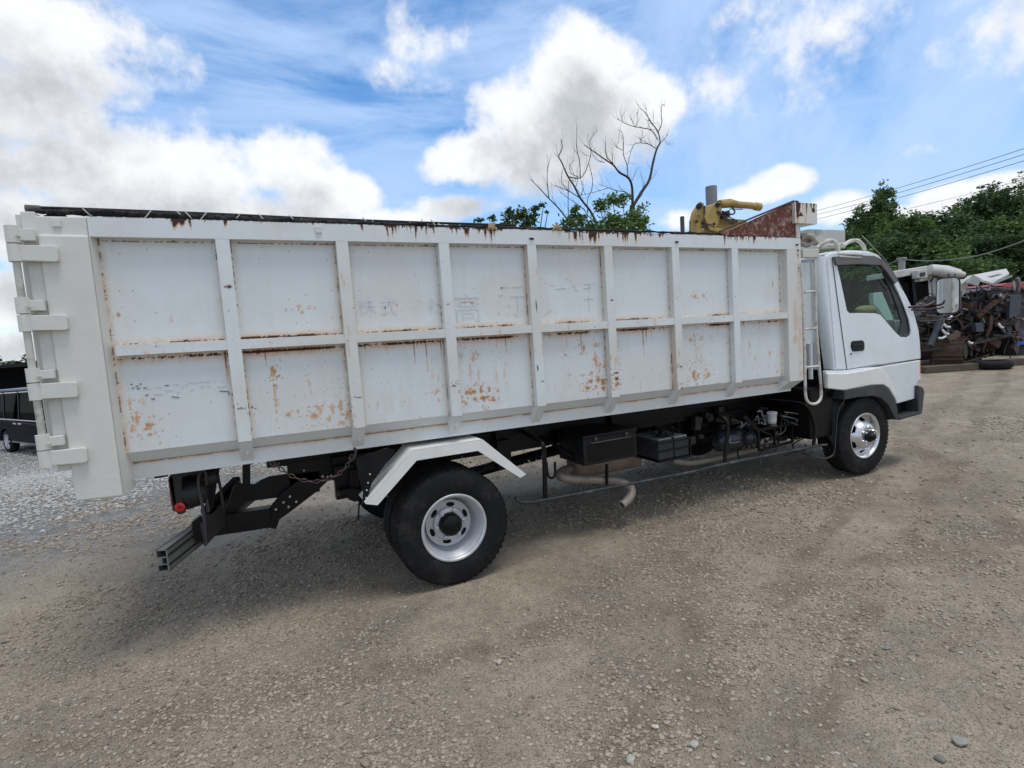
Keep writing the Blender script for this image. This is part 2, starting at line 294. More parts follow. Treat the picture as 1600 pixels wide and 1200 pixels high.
class MB:
    def __init__(s): s.v = []; s.f = []; s.sm = []; s.pc = []; s.cur = 0; s.hold = False
    def add(s, vs, fs, smooth=False):
        if not s.hold: s.cur += 1
        k = len(s.v); s.v += [tuple(v) for v in vs]; s.f += [tuple(i + k for i in f) for f in fs]; s.sm += [smooth] * len(fs); s.pc += [s.cur] * len(fs)
        return s
    def box(s, x0, x1, y0, y1, z0, z1, mat=None):
        vs = [Vector((x, y, z)) for x in (x0, x1) for y in (y0, y1) for z in (z0, z1)]
        if mat is not None: vs = [mat @ v for v in vs]
        return s.add(vs, [(0, 1, 3, 2), (4, 6, 7, 5), (0, 4, 5, 1), (2, 3, 7, 6), (0, 2, 6, 4), (1, 5, 7, 3)])
    def beam(s, a, b, w, h, up=(0, 0, 1)):
        a = Vector(a); b = Vector(b); d = (b - a).normalized(); u = Vector(up)
        if abs(d.dot(u)) > .98: u = Vector((1, 0, 0))
        r = d.cross(u).normalized(); u = r.cross(d)
        vs = [q + r * (i * w / 2) + u * (j * h / 2) for q in (a, b) for i in (-1, 1) for j in (-1, 1)]
        return s.add(vs, [(0, 1, 3, 2), (4, 6, 7, 5), (0, 4, 5, 1), (2, 3, 7, 6), (0, 2, 6, 4), (1, 5, 7, 3)])
    def tube(s, pts, r, n=10, caps=True, sub=0):
        pts = [Vector(p) for p in pts]
        if sub:
            q = []
            for i in range(len(pts) - 1):
                p0 = pts[max(i - 1, 0)]; p1 = pts[i]; p2 = pts[i + 1]; p3 = pts[min(i + 2, len(pts) - 1)]
                for k in range(sub):
                    t = k / sub
                    q.append(.5 * ((2 * p1) + (p2 - p0) * t + (2 * p0 - 5 * p1 + 4 * p2 - p3) * t * t + (3 * p1 - p0 - 3 * p2 + p3) * t ** 3))
            q.append(pts[-1]); 
            if hasattr(r, '__len__'): r = [r[min(int(i / sub), len(r) - 1)] + (r[min(int(i / sub) + 1, len(r) - 1)] - r[min(int(i / sub), len(r) - 1)]) * ((i % sub) / sub) for i in range(len(q))]
            pts = q
        rs = list(r) if hasattr(r, '__len__') else [r] * len(pts)
        vs = []; fs = []; nrm = None
        for i, p in enumerate(pts):
            d = (pts[min(i + 1, len(pts) - 1)] - pts[max(i - 1, 0)])
            d = d.normalized() if d.length > 1e-9 else Vector((0, 0, 1))
            if nrm is None: nrm = d.orthogonal().normalized()
            nrm = (nrm - d * nrm.dot(d))
            nrm = nrm.normalized() if nrm.length > 1e-6 else d.orthogonal().normalized()
            bn = d.cross(nrm)
            vs += [p + (nrm * math.cos(2 * math.pi * k / n) + bn * math.sin(2 * math.pi * k / n)) * rs[i] for k in range(n)]
        for i in range(len(pts) - 1):
            for k in range(n):
                fs.append((i * n + k, i * n + (k + 1) % n, (i + 1) * n + (k + 1) % n, (i + 1) * n + k))
        s.add(vs, fs, True)
        s.hold = True
        if caps:
            L = (len(pts) - 1) * n
            s.add(vs[:n], [tuple(range(n))[::-1]]); s.add(vs[L:], [tuple(range(n))])
        s.hold = False
        return s
    def lathe(s, prof, c, n=64, axis='y', smooth=True):
        """prof: (axial, radius) list"""
        c = Vector(c); vs = []; fs = []
        for a, r in prof:
            for k in range(n):
                t = 2 * math.pi * k / n; u, w = r * math.cos(t), r * math.sin(t)
                vs.append(c + (Vector((u, a, w)) if axis == 'y' else Vector((u, w, a)) if axis == 'z' else Vector((a, u, w))))
        for i in range(len(prof) - 1):
            for k in range(n): fs.append((i * n + k, (i + 1) * n + k, (i + 1) * n + (k + 1) % n, i * n + (k + 1) % n))
        return s.add(vs, fs, smooth)
    def prism(s, poly, y0, y1):
        """poly: points (x, z); extruded from y0 to y1"""
        n = len(poly); vs = [(x, y0, z) for x, z in poly] + [(x, y1, z) for x, z in poly]
        return s.add(vs, [tuple(range(n)), tuple(range(2 * n - 1, n - 1, -1))] + [(i, i + n, (i + 1) % n + n, (i + 1) % n) for i in range(n)])
    def sphere(s, c, r, n=12, m=8, sc=(1, 1, 1)):
        vs = []; fs = []
        for i in range(m + 1):
            a = math.pi * i / m
            for k in range(n):
                t = 2 * math.pi * k / n; vs.append((c[0] + r * sc[0] * math.sin(a) * math.cos(t), c[1] + r * sc[1] * math.sin(a) * math.sin(t), c[2] + r * sc[2] * math.cos(a)))
        for i in range(m):
            for k in range(n): fs.append((i * n + k, (i + 1) * n + k, (i + 1) * n + (k + 1) % n, i * n + (k + 1) % n))
        return s.add(vs, fs, True)
    def each(s, name, mat, parent=None, bevel=0, limit=90, group=1):
        """one object per piece; past the limit the rest become one 'stuff' part"""
        ids = sorted(set(s.pc)); out = []
        for n_, i in enumerate(ids[:limit] + (['rest'] if len(ids) > limit else [])):
            fs = [k for k, p in enumerate(s.pc) if (p == i if i != 'rest' else p > ids[limit - 1])]
            used = sorted({v for k in fs for v in s.f[k]}); mp = {v: j for j, v in enumerate(used)}
            m = MB(); m.v = [s.v[v] for v in used]; m.f = [tuple(mp[v] for v in s.f[k]) for k in fs]; m.sm = [s.sm[k] for k in fs]
            o = m.build(name, mat, parent, bevel=bevel); out.append(o)
            if i == 'rest': o['kind'] = 'stuff'
        return out
    def build(s, name, mat, parent=None, bevel=0, seg=2, ang=35, fixn=True):
        me = bpy.data.meshes.new(name); me.from_pydata(s.v, [], s.f)
        me.polygons.foreach_set('use_smooth', s.sm)
        if fixn:
            bm = bmesh.new(); bm.from_mesh(me); bmesh.ops.recalc_face_normals(bm, faces=bm.faces); bm.to_mesh(me); bm.free()
        me.update()
        o = link_obj(name, me, mat, parent)
        if bevel:
            md = o.modifiers.new('bevel', 'BEVEL'); md.width = bevel; md.segments = seg; md.limit_method = 'ANGLE'; md.angle_limit = R(ang); md.harden_normals = False
        return o

def plate(name, mat, outer, holes, y0, y1, parent=None, bevel=.0, seg=3, lean=0., z0=1.0, smooth=False):
    """flat plate in the XZ plane with holes; lean moves y with height"""
    bm = bmesh.new()
    for loop in [outer] + list(holes):
        vs = [bm.verts.new((p[0], y0, p[1])) for p in loop]
        for i in range(len(vs)): bm.edges.new((vs[i], vs[(i + 1) % len(vs)]))
    r = bmesh.ops.triangle_fill(bm, use_beauty=True, use_dissolve=False, edges=bm.edges[:])
    bmesh.ops.dissolve_limit(bm, angle_limit=.01, verts=bm.verts[:], edges=[e for e in bm.edges if len(e.link_faces) == 2])
    ex = bmesh.ops.extrude_face_region(bm, geom=bm.faces[:])
    for v in [g for g in ex['geom'] if isinstance(g, bmesh.types.BMVert)]: v.co.y = y1
    bmesh.ops.recalc_face_normals(bm, faces=bm.faces)
    for v in bm.verts: v.co.y += lean * (v.co.z - z0)
    me = bpy.data.meshes.new(name); bm.to_mesh(me); bm.free()
    o = link_obj(name, me, mat, parent)
    if bevel:
        md = o.modifiers.new('bevel', 'BEVEL'); md.width = bevel; md.segments = seg; md.limit_method = 'ANGLE'; md.angle_limit = R(50)
        for p in me.polygons: p.use_smooth = False
    return o
def rounded(poly, r, n=4):
    """round the corners of a 2D polygon"""
    out = []
    for i in range(len(poly)):
        p0 = Vector(poly[i - 1]); p = Vector(poly[i]); p1 = Vector(poly[(i + 1) % len(poly)])
        a = (p0 - p); b = (p1 - p); rr = min(r, a.length * .45, b.length * .45)
        A = p + a.normalized() * rr; B = p + b.normalized() * rr
        for k in range(n + 1):
            t = k / n; out.append(tuple(A * (1 - t) ** 2 + p * 2 * t * (1 - t) + B * t * t))
    return out
def xz(pts, y): return [(P(a, b, y).x, P(a, b, y).z) for a, b in pts]

# ------------------------------------------------------------------ ground
def smoothst(a, b, x):
    t = np.clip((x - a) / (b - a), 0, 1); return t * t * (3 - 2 * t)
def gz(x, y):
    x = np.asarray(x, float); y = np.asarray(y, float)
    return -0.75 * smoothst(5.5, 14, y) * smoothst(60, 16, x)
_rs = np.random.RandomState(3); _lat = _rs.rand(257, 257); _lat[256] = _lat[0]; _lat[:, 256] = _lat[:, 0]
def vnoise(x, y):
    xi = np.floor(x).astype(int); yi = np.floor(y).astype(int); fx = x - xi; fy = y - yi; xi &= 255; yi &= 255
    fx = fx * fx * (3 - 2 * fx); fy = fy * fy * (3 - 2 * fy)
    return (_lat[xi, yi] * (1 - fx) + _lat[xi + 1, yi] * fx) * (1 - fy) + (_lat[xi, yi + 1] * (1 - fx) + _lat[xi + 1, yi + 1] * fx) * fy
def fbm(x, y, o=4, g=.5):
    s = 0; a = 1; t = 0
    for i in range(o): s = s + a * vnoise(x * 2 ** i + 17.3 * i, y * 2 ** i + 9.1 * i); t += a; a *= g
    return s / t
def micro(x, y):
    x = np.asarray(x, float); y = np.asarray(y, float)
    near = np.exp(-((x - 3) / 14) ** 2 - ((y - 1) / 12) ** 2)
    rut = -.018 * np.exp(-((y + 1.15 + .08 * x - .5 * (fbm(x * .3, y * .3, 2) - .5)) / .16) ** 2) - .014 * np.exp(-((y + 2.2 - .22 * (x - 2)) / .15) ** 2)
    flat = np.minimum(1, np.abs(x * 0 + y - .28) / .6 + .25)
    return (((fbm(x * 1.1, y * 1.1, 3) - .5) * .05 + (fbm(x * 7, y * 7, 4) - .5) * .024 * (0.4 + fbm(x * .8 + 9, y * .8))) * flat + rut) * near - .008

TRACKS = [(3.05, -1.55, .62, .78, .16), (4.6, -.9, .93, .36, .12), (4.7, -1.45, .93, .36, .12), (2.0, -.75, .98, -.18, .15), (6.3, -1.4, .75, .66, .14)]
def gravel_mat(stone=False):
    m, nt, b = newmat('gravel_dirt' if not stone else 'gravel_stone')
    L = nt.links.new
    ge = nt.nodes.new('ShaderNodeNewGeometry'); pos = ge.outputs['Position']
    def no(sc, det=5, ro=.6, vec=pos):
        n = nt.nodes.new('ShaderNodeTexNoise'); n.inputs['Scale'].default_value = sc; n.inputs['Detail'].default_value = det; n.inputs['Roughness'].default_value = ro; L(vec, n.inputs['Vector']); return n.outputs[0]
    def mr(v, a, bb, c=0, d=1):
        n = nt.nodes.new('ShaderNodeMapRange'); L(v, n.inputs[0])
        for i, q in enumerate((a, bb, c, d)): n.inputs[i + 1].default_value = q
        return n.outputs[0]
    def mix(f, a, bb, bt='MIX'):
        n = nt.nodes.new('ShaderNodeMixRGB'); n.blend_type = bt
        for i, q in enumerate((f, a, bb)):
            if isinstance(q, tuple): n.inputs[i].default_value = (*q, 1)
            elif isinstance(q, (int, float)): n.inputs[i].default_value = q
            else: L(q, n.inputs[i])
        return n.outputs[0]
    def mth(op, a, bb, c=None):
        n = nt.nodes.new('ShaderNodeMath'); n.operation = op
        for i, q in enumerate((a, bb, c)):
            if q is None: continue
            if isinstance(q, (int, float)): n.inputs[i].default_value = q
            else: L(q, n.inputs[i])
        return n.outputs[0]
    if stone:
        rnd = ge.outputs['Random Per Island']
        r = nt.nodes.new('ShaderNodeValToRGB'); L(rnd, r.inputs[0]); e = r.color_ramp.elements
        e[0].color = (.15, .122, .09, 1); e[1].color = (.43, .375, .295, 1); q = e.new(.4); q.color = (.325, .263, .187, 1); q = e.new(.8); q.color = (.40, .335, .25, 1)
        L(mix(mr(no(60), .3, .7, 0, .35), r.outputs[0], (.25, .21, .17)), b.inputs['Base Color']); b.inputs['Roughness'].default_value = .85
        return m
    sp = nt.nodes.new('ShaderNodeSeparateXYZ'); L(pos, sp.inputs[0])
    # loose grey gravel towards the back left, packed tan dirt around the truck
    k = mth('ADD', mth('MULTIPLY', sp.outputs[0], -.55), sp.outputs[1])
    k = mth('ADD', k, mth('MULTIPLY', no(.5, 4), 5.0))
    back = mr(k, 3.8, 6.2)
    patch = mr(mth('ADD', no(.9, 5, .6), mth('MULTIPLY', no(3.2, 4), .35)), .66, .90)
    grav = mth('MAXIMUM', back, mth('MULTIPLY', patch, .9))
    dirt = mix(mr(no(1.6, 6, .62), .36, .66), (.325, .262, .188), (.48, .405, .305))
    dirt = mix(mr(no(.45, 5, .6), .47, .68, 0, .5), dirt, (.205, .158, .108))
    dirt = mix(mr(no(5.5, 6, .72), .46, .62, 0, .40), dirt, (.19, .152, .11))
    dirt = mix(mr(no(14, 6, .7), .38, .70, 0, .60), dirt, (.53, .435, .315))
    dirt = mix(mr(no(75, 4, .7), .48, .66, 0, .60), dirt, (.20, .165, .13))
    def vor(sc):
        v = nt.nodes.new('ShaderNodeTexVoronoi'); v.inputs['Scale'].default_value = sc; v.inputs['Randomness'].default_value = 1
        wv = nt.nodes.new('ShaderNodeVectorMath'); wv.operation = 'MULTIPLY_ADD'
        nn = nt.nodes.new('ShaderNodeTexNoise'); nn.inputs['Scale'].default_value = sc * .8; L(pos, nn.inputs['Vector'])
        L(nn.outputs['Color'], wv.inputs[0]); wv.inputs[1].default_value = (.5 / sc,) * 3; L(pos, wv.inputs[2]); L(wv.outputs[0], v.inputs['Vector']); return v
    v1 = vor(42); v2 = vor(95); v3 = vor(16)
    g = nt.nodes.new('ShaderNodeValToRGB'); s1 = nt.nodes.new('ShaderNodeSeparateColor'); L(v1.outputs['Color'], s1.inputs[0]); L(s1.outputs[0], g.inputs[0])
    e = g.color_ramp.elements; e[0].color = (.10, .098, .09, 1); e[1].color = (.40, .39, .365, 1); q = e.new(.5); q.color = (.24, .235, .22, 1)
    gc = mix(mr(v1.outputs['Distance'], .25, .75, 0, .8), g.outputs[0], (.07, .062, .052))
    gc_near = mix(.5, gc, (.34, .27, .19))
    bg = mix(mr(no(5.5, 6, .75), .38, .62), (.17, .165, .155), (.47, .465, .45))
    v4 = vor(13); s4 = nt.nodes.new('ShaderNodeSeparateColor'); L(v4.outputs['Color'], s4.inputs[0])
    bg = mix(.45, bg, mix(s4.outputs[0], (.16, .155, .145), (.52, .51, .49)))
    gcol = mix(back, gc_near, mix(.65, gc, bg))
    # worn tyre bands crossing the packed dirt
    band = None
    for (qx, qy, ax_, ay_, hw) in TRACKS:
        u = mth('ADD', mth('MULTIPLY', mth('SUBTRACT', sp.outputs[0], qx), -ay_), mth('MULTIPLY', mth('SUBTRACT', sp.outputs[1], qy), ax_))
        u = mth('ABSOLUTE', mth('ADD', u, mth('MULTIPLY', mth('SUBTRACT', no(.7, 3), .5), .5)), 0)
        w1 = mth('MULTIPLY', mr(u, hw, hw * .55), mr(no(2.3, 4), .38, .60)); band = w1 if band is None else mth('MAXIMUM', band, w1)
    dirt = mix(mth('MULTIPLY', band, .62), dirt, (.18, .138, .095)); grav = mth('MULTIPLY', grav, mth('SUBTRACT', 1.0, mth('MULTIPLY', band, .7)))
    col = mix(grav, dirt, gcol)
    # scattered single pebbles printed in the dirt far from the camera
    s2 = nt.nodes.new('ShaderNodeSeparateColor'); L(v2.outputs['Color'], s2.inputs[0])
    pb = mth('MULTIPLY', mr(v2.outputs['Distance'], .34, .28), mr(s2.outputs[1], .62, .66))
    col = mix(mth('MULTIPLY', pb, .7), col, mix(s2.outputs[0], (.15, .14, .125), (.40, .37, .33)))
    s3 = nt.nodes.new('ShaderNodeSeparateColor'); L(v3.outputs['Color'], s3.inputs[0])
    L(col, b.inputs['Base Color']); b.inputs['Roughness'].default_value = .92; b.inputs['Specular IOR Level'].default_value = .2
    h = mth('MULTIPLY', mr(v1.outputs['Distance'], .65, .0), mth('MULTIPLY_ADD', grav, .9, .1))
    h = mth('ADD', h, mth('MULTIPLY', mr(v2.outputs['Distance'], .5, .0), .35))
    h = mth('ADD', h, mth('MULTIPLY', no(120, 3), .4)); h = mth('ADD', h, mth('MULTIPLY', no(20, 6, .7), 1.2))
    h = mth('ADD', h, mth('MULTIPLY', mth('MULTIPLY', pb, 1.0), .8))
    bp = nt.nodes.new('ShaderNodeBump'); bp.inputs['Strength'].default_value = 1.0; bp.inputs['Distance'].default_value = .018; L(h, bp.inputs['Height']); L(bp.outputs[0], b.inputs['Normal'])
    return m
def axis_coords(lo, hi, step, far):
    c = list(np.arange(lo, hi + 1e-6, step)); s = step; a = [lo]; 
    while a[-1] > -far: s *= 1.13; a.append(a[-1] - s)
    s = step; b = [c[-1]]
    while b[-1] < far: s *= 1.13; b.append(b[-1] + s)
    return np.array(a[:0:-1] + c + b[1:])
def build_ground():
    xs = axis_coords(-3, 9, .028, 1500); ys = axis_coords(-3.6, 5, .028, 1500)
    X, Y = np.meshgrid(xs, ys, indexing='ij'); Z = gz(X, Y) + micro(X, Y)
    nx, ny = X.shape; v = np.stack([X, Y, Z], -1).reshape(-1, 3)
    i, j = np.meshgrid(np.arange(nx - 1), np.arange(ny - 1), indexing='ij'); a = (i * ny + j).ravel()
    f = np.stack([a, a + ny, a + ny + 1, a + 1], 1)
    me = mesh_np('ground', v, f, True); o = link_obj('ground', me, gravel_mat()); tag(o, kind='structure')
def mesh_np(name, v, f, smooth=False):
    me = bpy.data.meshes.new(name); k = f.shape[1]
    me.vertices.add(len(v)); me.vertices.foreach_set('co', np.ascontiguousarray(v, dtype=np.float32).ravel())
    me.loops.add(f.size); me.loops.foreach_set('vertex_index', f.astype(np.int32).ravel())
    me.polygons.add(len(f)); me.polygons.foreach_set('loop_start', np.arange(0, f.size, k, dtype=np.int32))
    try: me.polygons.foreach_set('loop_total', np.full(len(f), k, np.int32))
    except Exception: pass
    me.polygons.foreach_set('use_smooth', np.full(len(f), smooth)); me.update(calc_edges=True); return me
build_ground()

def ico():
    bm = bmesh.new(); bmesh.ops.create_icosphere(bm, subdivisions=1, radius=1); v = np.array([w.co[:] for w in bm.verts]); f = np.array([[q.index for q in t.verts] for t in bm.faces]); bm.free(); return v, f
def ico2():
    bm = bmesh.new(); bmesh.ops.create_icosphere(bm, subdivisions=2, radius=1); v = np.array([w.co[:] for w in bm.verts]); f = np.array([[q.index for q in t.verts] for t in bm.faces]); bm.free(); return v, f
def build_pebbles(name, n, lo, hi, seed, dmax, label, backonly=False):
    rs = np.random.RandomState(seed); v0, f0 = ico(); out = []
    # sample in polar coordinates about the spot where the photographer stands: dense near, thinning out
    X = []; Y = []
    while len(X) < n:
        r = 1.6 + (dmax - 1.6) * rs.rand(60000) ** 1.15; a = R(25 - 54) + R(108) * rs.rand(60000)
        x = CAM.x + r * np.sin(a); y = CAM.y + r * np.cos(a)
        w = np.clip((fbm(x * .9 + 3, y * .9 + 5, 4) - .40) * 5, .10, 1) * np.clip((fbm(x * 3.1, y * 3.1, 2) - .2) * 2, .15, 1)
        if backonly: w = np.clip((-.55 * x + y - 4.2) / 2.5, 0, 1) * (r > 5)
        # keep tyres' contact patches free
        w *= np.where((y > -.02) & (y < .30) & (np.abs(x - 2.303) < .14), 0, 1); w *= np.where((y > 0) & (y < .32) & (np.abs(x - 6.837) < .14), 0, 1)
        k = rs.rand(60000) < w; X += list(x[k]); Y += list(y[k])
    X = np.array(X[:n]); Y = np.array(Y[:n])
    s = lo + (hi - lo) * rs.rand(n) ** 3.2
    d = np.hypot(X - CAM.x, Y - CAM.y); s *= np.clip(d / 4.0, 1, 1.6)
    V = v0[None] * (1 + .38 * (rs.rand(n, len(v0), 1) - .5)) * (s[:, None, None] * (.65 + .7 * rs.rand(n, 1, 3)) * np.array([1, 1, .62]))
    a = rs.rand(n) * 6.283; c, sn = np.cos(a)[:, None], np.sin(a)[:, None]
    x = V[..., 0] * c - V[..., 1] * sn; y = V[..., 0] * sn + V[..., 1] * c; z = V[..., 2]
    Z = gz(X, Y) + micro(X, Y)
    P_ = np.stack([x + X[:, None], y + Y[:, None], z + (Z + s * .22)[:, None]], -1).reshape(-1, 3)
    F = (f0[None] + (np.arange(n) * len(v0))[:, None, None]).reshape(-1, 3)
    o = link_obj(name, mesh_np(name, P_, F, False), M['stone2' if backonly else 'stone']); tag(o, label, 'gravel', kind='stuff')
M['stone'] = gravel_mat(True); M['stone2'] = simple('pale_gravel_stone', (.42, .41, .38), .85, var=.35, scale=30)
build_pebbles('gravel', 150000, .0022, .0125, 11, 12, 'loose grey and tan gravel strewn over the packed dirt yard')
build_pebbles('gravel', 90000, .007, .020, 12, 24, 'coarser pale gravel covering the back left of the yard', True)

# ------------------------------------------------------------------ the truck
T = -0.01324
def zs(z, x): return z + T * (x - 1.062)            # the box sits nose-down by a degree: level height -> world height
truck = empty('dump_truck', (3.9, 1.1, 0), 'long white dump truck with a tall rust-streaked ribbed box and white cab', 'truck')
YP = .055; S0 = 1.062; SP = .656
ZT, ZR, ZM1, ZM0, ZPB, ZL1, ZL0 = 2.475, 2.371, 1.802, 1.746, 1.218, 1.145, 1.052
XL, XR = .448, 5.640
postx = [S0 + i * SP for i in range(7)]
PW = .036

# ---- wear field over the box side
def lv(px, py, y):
    p = P(px, py, y); return p.x, p.z - T * (p.x - S0)
spots = []   # x, z, rx, rz, dark, orange
def spot(px, py, rx, ry, dk=0., og=1., y=YP):
    x, z = lv(px, py, y); d = (P(px, py, y) - CAM).dot(FW) / 878.31
    spots.append((x, z, rx * d * .95, ry * d * .85, dk, og))
for a in [(185,492,3,5,.25,1),(267,500,2,4,0,.4),(427,581,4,9,.2,1),(429,610,1.5,26,0,.9),(431,632,2,8,0,.8),(203,632,2,12,0,.8),(214,655,3,12,0,.9),(208,668,2,7,0,.7),(232,664,6,7,.2,1),(236,679,3,3,.1,1),(224,628,1.5,8,0,.6),(216,681,2,4,0,.6),
          (483,598,2,10,0,.6),(486,612,1.5,8,0,.5),(447,484,2,2,0,.7),(456,484,2,2,0,.6),(468,478,2,2,.1,.8),(472,488,3,3,.1,.9),(483,482,2,2,0,.6),(492,482,2,2,0,.6),(525,480,2,2,0,.4),(620,477,2,4,0,.9),
          (450,648,4,3,.1,.9),(492,650,8,6,.1,.9),(500,640,3,8,0,.7),(520,640,3,12,0,.7),(532,634,3,14,.1,.8),(543,648,4,10,.1,.9),(535,660,6,4,0,.8),(513,655,4,4,0,.7),
          (720,474,2,2,0,.7),(737,473,3,3,.2,.9),(746,475,2,2,0,.8),(728,473,2,2,0,.6),(782,475,2,2,0,.4),
          (740,560,3,9,.1,.7),(720,556,3,5,0,.6),(746,553,3,3,0,.7),(735,580,2,18,0,.5),(748,590,2,14,0,.5),(740,612,6,6,.4,1),(752,610,3,6,.3,1),(764,609,3,4,.2,1),(778,611,3,3,.2,1),(730,613,4,5,.3,1),(722,620,3,4,.1,.8),(742,624,5,4,.3,1),(755,622,8,3,.4,1),(770,625,5,3,.2,1),(726,628,4,3,.1,.8),(760,640,3,2,.1,.7),(788,585,1.5,12,0,.45),(776,588,1.5,14,0,.4),
          (683,612,3,3,0,.7),(686,625,2,4,0,.6),(685,592,2,8,0,.35),(677,585,1.5,10,0,.3),
          (912,542,3,4,.2,.9),(931,540,4,3,.1,.8),(931,565,3,12,.1,.9),(937,575,2,10,0,.6),(945,570,2,9,.1,.7),(923,596,5,4,.3,1),(935,593,4,8,.4,1),(942,597,5,7,.4,1),(920,606,5,3,.3,1),(943,606,4,4,.5,1),(931,604,3,3,.3,.9),(910,586,5,1.5,0,.7),(925,583,3,3,0,.8),(948,560,2,3,.5,.8),(884,555,2,2,.4,.3),(892,586,3,2,0,.6),
          (1085,464,3,3,0,.7),(1087,463,2,3,.2,.9),(1100,463,2,3,.1,.8),(1079,463,2,1.5,0,.6),(1207,443,1.6,5,.3,.8),(1203,552,2,4,0,.7),(1222,552,3,3,0,.7),
          (1079,532,3,4,.1,.9),(1085,532,2,5,.1,.9),(1095,530,3,2,0,.7),(1110,529,2,2,0,.7),(1088,555,2,12,0,.4),(1096,560,2,12,0,.35),(1084,586,4,8,.3,1),(1090,588,4,4,.1,.8),(1103,578,3,3,0,.8),(1107,585,4,4,.1,.9),(1078,578,2,3,0,.7),(1135,535,2,3,0,.6),(1171,540,2,8,0,.5),(1186,512,2,3,0,.6),(1180,560,2,4,0,.5),(1215,580,2,3,0,.6),(1120,600,5,2,0,.6),
          (880,424,6,1.5,.0,.0),(784,450,2.2,4,1,0),(990,430,2,2,0,.3)]:
    spot(*a)
for a in [(358,448,7,5,1,.2),(352,448,3,3,1,.2),(553,481,2,2,1,0),(838,478,2.0,18,1,0),(840,575,2.2,9,1,0),(956,469,5,2.4,1,.1),(963,583,6,2.4,1,.3),(963,592,5,5,.9,1),(964,600,4,6,.3,1),(700,475,6,1.3,1,0),(710,603,5,3,.8,.3),(561,621,7,1.3,1,0),(554,620,2,2,1,0),(378,638,7,1.3,1,.3),(371,631,2,2,1,0),(357,485,5,1.4,1,0),(848,596,5,1.6,1,.2),(1057,466,1.6,1.6,1,0),(1064,573,4,1.8,1,.4),(1149,463,1.6,1.6,1,0),(1066,607,4,3,.8,.8),(970,560,2,12,.1,.9),(972,572,2,6,0,.8)]:
    spot(*a, y=0.0)
SPT = np.array(spots)
def drips(x, z, ztop, seed, sc=26., ln=.08, th=.55, gate=None):
    """runs that start at ztop and hang down"""
    c = vnoise(x * sc + seed, x * 0 + seed * 3.1); c2 = vnoise(x * sc * .37 + seed * 2, x * 0 + 8.8)
    L = np.clip((c - th) / (1 - th), 0, 1) ** .8 * ln * (0.4 + 1.2 * c2)
    if gate is not None: L = L * gate
    d = ztop - z
    return np.where((d > -.004) & (L > .004), smoothst(0, .006, L - d), 0)
def gauss(v, s): return np.exp(-(v / s) ** 2)
